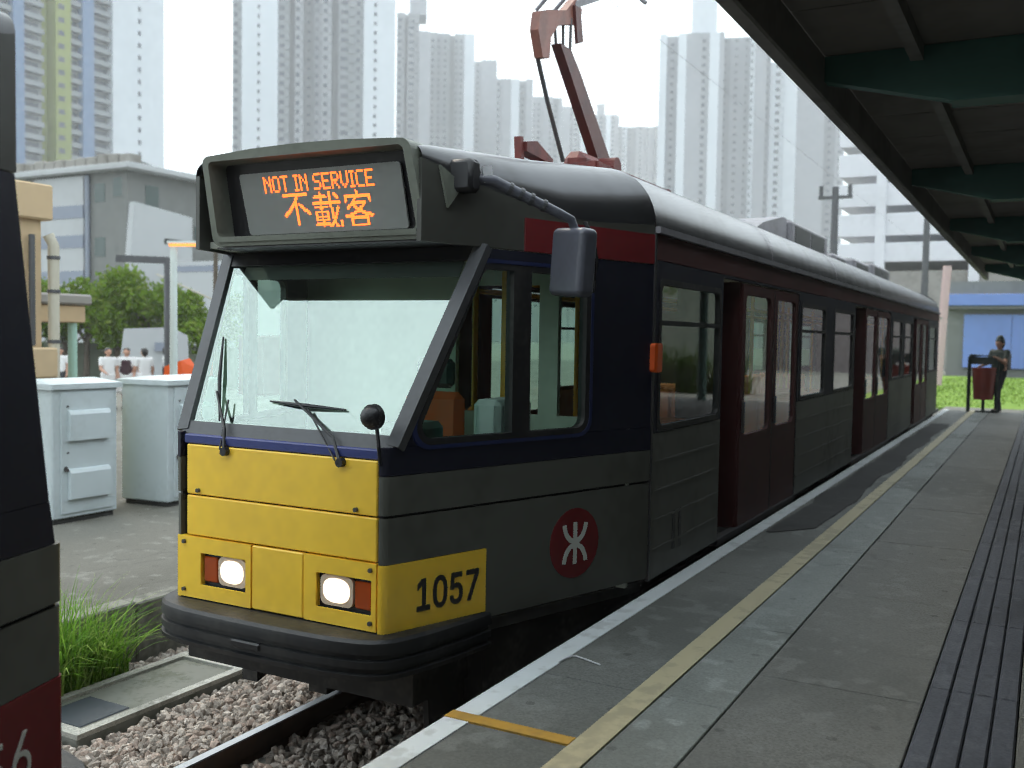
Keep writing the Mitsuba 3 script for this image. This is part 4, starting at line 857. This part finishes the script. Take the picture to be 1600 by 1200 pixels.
figure('person', 'dark clothed person in a green cap at the far end of the platform', -0.93, 24.42, 0.0, 1.62, -2.2, 'dark_green', 'trouser_dark', dict(left=(0.5, 1.5), right=(0.3, 1.0), step=0.09), hat='dark_green', bag='pillar_grey')

# ------------------------------------------------------------------ trees
def tree(x, y, z, h, r, seed, label, grp, cols, n=2600):
    q = np.random.default_rng(seed); t = thing('tree', label, 'tree', grp)
    tr = [tube([(x, y, z), (x + q.uniform(-.1, .1), y, z + h * .3), (x + q.uniform(-.2, .2), y + q.uniform(-.2, .2), z + h * .55)], [0.13, 0.10, 0.07], 8)]
    cl = []
    for _ in range(9):
        a, u = q.uniform(0, 6.28), q.uniform(0.25, 1); c = np.array([x + r * u * math.cos(a), y + r * u * math.sin(a), z + h * q.uniform(0.50, 0.90)]); cl.append((c, r * q.uniform(0.30, 0.50)))
        tr.append(tube([(x, y, z + h * q.uniform(.3, .5)), tuple((c + [x, y, z + h * .5]) / 2 + [0, 0, .1]), tuple(c)], [0.055, 0.035, 0.015], 6))
    obj('trunk', tr, 'bark', t, smooth=50)
    V, F, Cc = [], [], []
    for i in range(n):
        c, rr = cl[q.integers(len(cl))]; d = q.normal(size=3); d /= np.linalg.norm(d); p = c + d * rr * q.uniform(0.35, 1.12) * [1, 1, 0.75]
        a = q.normal(size=3); a /= np.linalg.norm(a); b = np.cross(a, q.normal(size=3)); b /= np.linalg.norm(b); L = q.uniform(0.07, 0.17); k = len(V)
        V += [p - a * L, p + b * L * 0.45, p + a * L, p - b * L * 0.45]; F += [[k, k + 1, k + 2], [k, k + 2, k + 3]]
        Cc += [(np.array(cols[q.integers(len(cols))]) * 0.5 + np.mean(cols, axis=0) * 0.5) * q.uniform(0.88, 1.1)] * 4
    obj('crown', trimesh.Trimesh(np.array(V), np.array(F), process=False), 'tree_leaf', t, color=np.array(Cc))
TC = [(0.11, 0.20, 0.022), (0.15, 0.24, 0.03), (0.075, 0.14, 0.02), (0.19, 0.23, 0.05)]
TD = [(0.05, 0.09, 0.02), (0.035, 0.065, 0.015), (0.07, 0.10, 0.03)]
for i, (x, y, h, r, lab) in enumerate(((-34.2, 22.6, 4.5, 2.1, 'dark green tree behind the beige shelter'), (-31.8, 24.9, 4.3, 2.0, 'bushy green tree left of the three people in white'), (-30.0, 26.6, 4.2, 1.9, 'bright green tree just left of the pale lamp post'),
        (-28.4, 27.4, 3.6, 1.7, 'olive green tree right of the pale lamp post'), (-33.3, 25.2, 3.6, 2.0, 'low dark leaved tree at the back between shelter and signboard'), (-30.6, 25.4, 3.2, 1.8, 'low dense tree directly above the stone signboard'), (-29.2, 28.6, 3.7, 1.9, 'leafy tree just right of the thin dark lamp post'), (-36.4, 22.4, 4.4, 2.0, 'leafy tree farthest left, beside the beige drain pipe'))):
    tree(x, y, YZ, h, r, 20 + i, lab, 'small trees along the yard', TC if i != 4 else TD, 2800)  # one tree takes the darker leaf colours
for i, (x, y, h, lab) in enumerate(((9.0, 33.0, 7.5, 'unseen dark tree added for window reflections, nearest the wall'), (13.0, 38.0, 8.0, 'unseen dark tree added for window reflections, in the middle'), (18.0, 45.0, 9.0, 'unseen dark tree added for window reflections, farthest right'))):  # unseen trees, added so the side windows reflect something dark
    tree(x, y, -0.3, h, 3.2, 40 + i, lab, 'unseen trees added for dark window reflections', TD, 2200)

# ------------------------------------------------------------------ grey hall with the white panels
hl = thing('grey_hall', 'grey concrete hall with white panels and a ragged pale roof edge', 'building')
obj('wall', bx(-75.0, -53.7, 44.9, 60.0, -1.2, 11.95), 'hall_grey', hl)
obj('side_wall', trimesh.convex.convex_hull([(a, b, z) for a in (-53.698, -53.2) for b, z in ((44.85, -1.2), (54.5, -1.2), (44.85, 12.9), (53.4, 11.5), (54.5, 10.6))]), 'hall_grey', hl)
obj('roof_edge', cbx(-76, -52.2, 44.1, 61, 11.96, 12.35, 0.05), 'hall_white', hl)
for i in range(22):
    x0 = -75.6 + i * 1.06; obj('roof_block', cbx(x0, x0 + 0.98, 44.3, 45.3, 12.352, 12.85 + rng.uniform(0.0, 0.25), 0.04), 'roof_trim', hl)
obj('white_column', bx(-62.3, -57.2, 44.6, 44.898, 0, 11.8), 'hall_white', hl)
for z in (1.9, 4.6, 7.0, 9.0): obj('band', bx(-62.32, -57.18, 44.55, 44.70, z, z + 0.85), 'hall_band', hl)
obj('drain_pipe', cyl((-56.9, 44.7, 5.5), 0.16, 12.6, sections=10), 'hall_band', hl)
for x0, z in ((-56.4, 10.0), (-54.6, 10.3), (-56.4, 6.4), (-56.4, 3.6)): obj('window', bx(x0, x0 + 1.0, 44.86, 44.99, z, z + 1.25), 'hall_window', hl)
obj('window', bx(-53.25, -53.15, 46.3, 47.4, 9.6, 11.2), 'hall_window', hl)
for yy, z in ((50.6, 8.0), (52.3, 8.4), (50.7, 5.0), (52.3, 5.2)): obj('window', bx(-53.25, -53.15, yy, yy + 1.0, z, z + 0.9), 'hall_window', hl)
m = ext(Polygon([(44.95, 9.9), (49.9, 9.4), (49.9, -0.5), (44.0, -0.5)]).difference(sbox(47.4, 7.35, 49.92, 7.75)).difference(sbox(47.4, 4.75, 49.92, 5.1)), 0.5)
m.apply_transform(np.array([[0, 0, 1, -53.15], [1, 0, 0, 0], [0, 1, 0, 0], [0, 0, 0, 1.0]])); obj('white_panel', m, 'hall_white', hl)
wb = thing('white_block', 'low white block with a blue band behind the left windscreen pillar', 'building')
obj('wall', bx(-46, -36, 42.0, 52.0, -1.2, 5.6), 'hall_white', wb); obj('band', bx(-46.02, -35.98, 41.96, 42.2, 5.0, 5.35), 'hall_band', wb)

# ------------------------------------------------------------------ housing towers
FH = 2.8
def tower(label, O, e, H, strips, zmin=0.0, separate=0.0, depth=18.0, crown=None, top=None):
    """O: left foot of the facade, e: unit vector along it (its right-hand normal faces the railway); strips: (width, kind, material)"""
    t = thing('apartment_tower', label, 'tower'); e = np.array([*e, 0.0]); n = np.array([e[1], -e[0], 0.0]); O = np.array([*O, 0.0])
    def tr(m):
        v = np.array(m.vertices); return trimesh.Trimesh(O + v[:, :1] * e + v[:, 1:2] * n + v[:, 2:] * [0, 0, 1], m.faces, process=False)
    walls, win, par, s = {}, [], [], 0.0
    for w, kind, m in strips:
        hs = H if top is None else top(s + w / 2)
        off = {'bal': -1.3, 'groove': -2.6, 'win': 0.0, 'slot': 0.4, 'plain': 0.4}[kind]
        walls.setdefault(m, []).append(bx(s, s + w, -depth, off, -1.2, hs))
        for z in np.arange(max(zmin, 2.8), hs - 2.5, FH):
            if kind == 'slot': win.append((bx(s + w * .25, s + w * .85, off - .2, off + .04, z + .8, z + 1.9), z))
            if kind == 'win':
                win.append((bx(s + w * .12, s + w * .58, off - .2, off + .05, z + .85, z + 2.15), z)); par.append((bx(s + w * .62, s + w * .95, off, off + .55, z + 0.3, z + 0.95), z, m)); 
            if kind == 'bal':
                win.append((bx(s + w * .1, s + w * .9, off - .2, off + .05, z + 0.9, z + 2.35), z)); par.append((bx(s + .03, s + w - .03, off + .1, 0.0, z, z + 1.05), z, m))
            if kind == 'groove' and w > 2.5: win.append((bx(s + w * .35, s + w * .65, off - .2, off + .05, z + .9, z + 1.8), z))
        s += w
    for m, q in walls.items():
        obj('wall', [tr(x) for x in q], m, t)
    lo = [tr(x) for x, z in win if z < separate]; hi = [x for x, z in win if z >= separate]
    if separate:
        for x in hi: obj('window', tr(x), 'tower_glass', t)
        for x, z, m in par:
            if z >= separate: obj('parapet', tr(x), m, t)
        lop = [(tr(x), m) for x, z, m in par if z < separate]
    else: lo += [tr(x) for x in hi]; lop = [(tr(x), m) for x, z, m in par]
    if lo: obj('window_rows', lo, 'tower_glass', t, kind='stuff')
    for m in sorted({m for _, m in lop}): obj('parapet_rows', [x for x, k in lop if k == m], m, t, kind='stuff')
    if crown:
        for a, b, z1, m in crown: obj('roof_block', tr(bx(a, b, -depth * .8, -2.0, H, z1)), m, t)
    return t
def spans(ys, kinds): return [(b - a, *k) for a, b, k in zip(ys[:-1], ys[1:], kinds)]
def chord(p0, p1): p0, p1 = np.array(p0), np.array(p1); return p0, (p1 - p0) / np.linalg.norm(p1 - p0)
def fit(p0, p1, ys, kinds):
    k = math.dist(p0, p1) / (ys[-1] - ys[0]); return spans([y * k for y in ys], kinds)
P, G, B, Wt, CR, GR = 'tower_pale', 'tower_grey', 'tower_blue', 'tower_white', 'tower_cream', 'tower_green'
yA = [119.9, 128.0, 131.3, 133.8, 138.7, 139.9, 141.2, 143.7, 145.0, 148.0, 150.9, 155.9, 162.6, 164.0, 170.7]
tower('near tower with green and blue strips and a broad white end, leftmost', (-190, yA[0]), (0, 1), 112, spans(yA, [('plain', G), ('bal', CR), ('plain', B), ('bal', CR), ('groove', G), ('groove', GR), ('slot', GR), ('plain', GR), ('bal', CR), ('plain', B), ('bal', CR), ('plain', Wt), ('slot', Wt), ('plain', Wt)]), zmin=8, separate=34)
yB = [209.0, 213.4, 220.2, 222.4, 230.5, 236.0, 238.7, 242.6, 247.9, 251.8, 256.3, 259.7, 267.9, 271.9, 276.2, 278.8, 287.6]
tower('tall pale tower directly behind the destination display', *chord((-218.5, 222.8), (-179.9, 252.4)), 126, fit((-218.5, 222.8), (-179.9, 252.4), yB, [('win', CR), ('plain', Wt), ('slot', Wt), ('plain', Wt), ('win', CR), ('groove', G), ('win', P), ('groove', G), ('win', G), ('win', P), ('groove', G), ('win', CR), ('win', CR), ('plain', Wt), ('slot', Wt), ('plain', Wt)]), zmin=14, top=lambda s: 103 if s < 2.6 else 126)
tower('grey tower with stepped top, right of the tall pale tower', *chord((-234.7, 330.1), (-223.9, 337.5)), 131, fit((-234.7, 330.1), (-223.9, 337.5), [330.6, 336.5, 338.3, 346.8, 354.1], [('win', G), ('groove', G), ('win', G), ('plain', P)]), zmin=20, top=lambda s: 131 if s < 9 else 124, crown=[(5, 12, 139, P)])
tower('cream grey tower with a flat top, above the windscreen pillar', *chord((-242.8, 366.9), (-226.4, 377.3)), 134, fit((-242.8, 366.9), (-226.4, 377.3), [362.7, 368, 373, 379.0, 382.8, 387, 391.2, 399.9], [('win', CR), ('win', G), ('win', CR), ('groove', G), ('win', CR), ('win', P), ('plain', Wt)]), zmin=20)
def far_tower(label, p0, p1, H, seed, crown=None, top=None):
    q = np.random.default_rng(seed); p0, p1 = np.array(p0), np.array(p1); L = float(np.linalg.norm(p1 - p0)); st, s = [], 0.0
    while s < L - 0.6:
        w = min(float(q.uniform(1.6, 4.6)), L - s); kind = q.choice(['win', 'plain', 'win', 'groove', 'plain']); m = {'win': q.choice([P, P, G, Wt]), 'plain': q.choice([Wt, P, P]), 'groove': q.choice([P, P, G])}[kind]
        st.append((w, str(kind), str(m))); s += w
    tower(label, p0, (p1 - p0) / L, H, st, zmin=16, crown=crown, top=top)
far_tower('narrow pale tower just left of the pantograph', (-247.0, 411.6), (-237.6, 417.1), 134, 1)
far_tower('pale tower behind the pantograph control rod', (-217.8, 382.3), (-203.8, 390.0), 115, 2)
far_tower('hazy tower seen between the pantograph rod and arm', (-231.5, 443.2), (-218.2, 449.9), 122, 3)
far_tower('hazy tower behind the lower pantograph arm', (-244.4, 503.9), (-232.6, 509.4), 131, 4)
far_tower('broad faint tower right of the pantograph arm', (-258.6, 563.5), (-238.4, 572.3), 140, 5, crown=[(8, 13, 147, P)])
far_tower('faint farthest tower left of the big right-hand tower', (-246.9, 590.5), (-223.3, 599.8), 137, 6)
far_tower('tall slab set back left of the cream grey tower', (-294.5, 428.6), (-283.0, 435.0), 158, 7)
far_tower('big pale blue tower beside the canopy edge, its left wing', (-125.6, 337.4), (-104.1, 344.6), 110, 8, crown=[(11, 20, 124, Wt), (14, 18, 130, Wt)])
far_tower('big pale blue tower beside the canopy edge, its middle wing', (-112.0, 350.2), (-90.6, 356.5), 111, 9)
far_tower('pale blue tower beside the white car park', (-97.5, 363.0), (-66.6, 371.6), 103, 10)

# ------------------------------------------------------------------ beyond the far end of the platform
c = [(-2.2 - (y - 24) ** 2 / 82, y) for y in np.linspace(29.5, 59, 16)]
m = ext(Polygon([*c, (1.2, 59), (1.2, 29.5)]), 0.9); m.apply_translation((0, 0, -1.15)); struct('lawn', m, 'lawn_green')
struct('path', cat(bx(-2.4, 1.21, 24.62, 29.45, -1.19, -0.22), bx(1.21, 40, 24.62, 62, -1.19, -0.22)), 'yard_concrete')
g3, k3 = blades(4000, -2.2, 44, 3.2, 14.0, -0.26, 0.05, 0.14, 0.02, [(0.11, 0.18, 0.018), (0.13, 0.20, 0.026), (0.09, 0.155, 0.018)], 9)
k = obj('lawn_grass', g3, 'grass_blade', None, color=k3); labels[k] = {'kind': 'stuff', 'label': 'short bright grass on the lawn'}
g5, k5 = blades(3500, 12.5, 31.0, 8.6, 1.0, -0.3, 1.4, 2.8, 0.05, TD, 12)  # unseen screen of blades, added to keep the lawn out of window reflections
k = obj('added_hedge', g5, 'grass_blade', None, color=k5); labels[k] = {'label': 'unseen dark blades added right of the lawn to block its reflection', 'category': 'added_hedge'}
hd = thing('blue_building', 'blue walled low building with blue roof fascia behind the lawn', 'building')
obj('wall', bx(-5.0, 2.0, 60.4, 64, -1.2, 5.0), 'hall_grey', hd)
for i in range(2): obj('panel', cbx(-4.15 + i * 2.4, -4.15 + i * 2.4 + 2.38, 60.2, 60.398, 0.2, 3.15, 0.01), 'hoarding_blue', hd)
obj('roof_fascia', cbx(-5.1, 2.1, 59.5, 64.1, 3.62, 4.25, 0.03), 'hoarding_blue', hd)
obj('roof', bx(-5.0, 2.0, 59.7, 64.1, 3.45, 3.615), 'deck_dark', hd)
single('added_dark_shed', bx(10.2, 40, 57, 80, -1.2, 11), 'hedge_wall', 'unseen dark green grey shed added for window reflections, right of the rose building', 'building')  # unseen shed, added as a dark backdrop for the window reflections
single('added_rose_building', bx(2.3, 10, 58, 80, -1.2, 9), 'wall_rose', 'unseen rose building added for window reflections, right of the blue building', 'building')  # unseen building, added so the tram windows reflect a pinkish tone
cp = thing('car_park', 'white multi-storey car park with dark open slits between its decks', 'building')
obj('rear_wall', bx(-18.0, 12, 116, 118, -1.2, 22.5), 'deck_white', cp)
for z0, z1 in ((9.25, 11.1), (11.75, 13.9), (14.6, 16.8), (17.5, 19.7), (20.4, 23.2)): obj('deck', cat(cbx(-18.6, 12.5, 100.4, 100.7, z0, z1, 0.05), bx(-18.55, 12.4, 100.702, 118.5, z0 + 0.1, z0 + 0.55)), 'deck_white', cp)
for x0 in (-15.0, -6.7, 2.0): obj('column', bx(x0, x0 + 0.9, 100.1, 101.0, -1.2, 23.4), 'deck_white', cp)
obj('base_wall', bx(-18.3, 12.3, 100.9, 118.2, -1.2, 8.4), 'roof_trim', cp)
def dark_pole(label, x, y, h, arms):
    t = thing('utility_pole', label, 'pole'); obj('post', tube([(x, y, -1.2), (x, y, h)], [0.16, 0.11], 10), 'pillar_grey', t, smooth=40)
    for z, w in arms:
        obj('crossarm', bar((x - w, y, z), (x + w, y, z), 0.10, 0.10), 'pillar_grey', t)
        for s in (-1, 1): obj('insulator', cyl((x + s * w * .85, y, z + 0.22), 0.07, 0.36, sections=10), 'pillar_grey', t, smooth=40)
dark_pole('dark utility pole with crossarm before the left end of the car park', -6.45, 34.4, 6.7, [(6.35, 0.55)])
dark_pole('plain dark pole in front of the car park decks', -4.13, 39.8, 6.4, [])
rp = thing('flag_pole', 'slanting rose painted pole beside the rear of the tram', 'pole')
obj('post', tube([(-4.05, 44.8, -1.0), (-3.80, 44.85, 4.75)], 0.17, 12), 'rose_paint', rp, smooth=40)
bn = thing('litter_bin', 'red litter bin at the far platform end beside the person', 'bin')
obj('body', trimesh.creation.revolve([(0, 0.28), (0.20, 0.28), (0.245, 0.95), (0.255, 0.98), (0.23, 0.985), (0.19, 0.32), (0, 0.32)], sections=28).apply_translation((-1.22, 24.2, 0)), 'bin_red', bn, smooth=40)
obj('stand', cat(cyl((-1.22, 24.2, 0.14), 0.035, 0.28), cyl((-1.22, 24.2, 0.015), 0.16, 0.03)), 'dark_green', bn)
rl = thing('barrier_rail', 'dark green tubular barrier at the platform end, left of the bin', 'railing')
obj('rail', tube([(-1.52, 24.2, 0.0), (-1.52, 24.2, 1.20), (-1.50, 24.2, 1.25), (-0.98, 24.2, 1.25), (-0.96, 24.2, 1.20), (-0.96, 24.2, 0.0)], 0.04, 10), 'dark_green', rl, smooth=40)
obj('panel', bx(-1.49, -0.99, 24.185, 24.215, 1.06, 1.22), 'dark_green', rl)

# ------------------------------------------------------------------ air
scene['air'] = {'type': 'homogeneous', 'albedo': rgb((0.95, 0.95, 0.95)), 'sigma_t': rgb((HAZE, HAZE, HAZE))}
scene['haze'] = {'type': 'cube', 'to_world': T().translate([0, 330, 84]).scale([500, 480, 87.5]), 'bsdf': {'type': 'null'}, 'interior': {'type': 'ref', 'id': 'air'}}
labels['haze'] = {'kind': 'stuff'}
scene['camera']['medium'] = {'type': 'ref', 'id': 'air'}

single('thread', tube([(-1.93 + 0.02 * math.sin(3.1 * q), 4.05 + 0.3 * q, 0.004 + 0.002 * math.sin(9 * q)) if q < 0.4 else (-1.93 + 0.30 * (q - 0.4) + 0.02 * math.sin(3.1 * q), 4.17 - 0.10 * (q - 0.4), 0.004) for q in np.linspace(0, 1, 12)], 0.0035, 6), 'pale_grey', 'thin pale thread lying on the platform by the white edge line', 'thread')
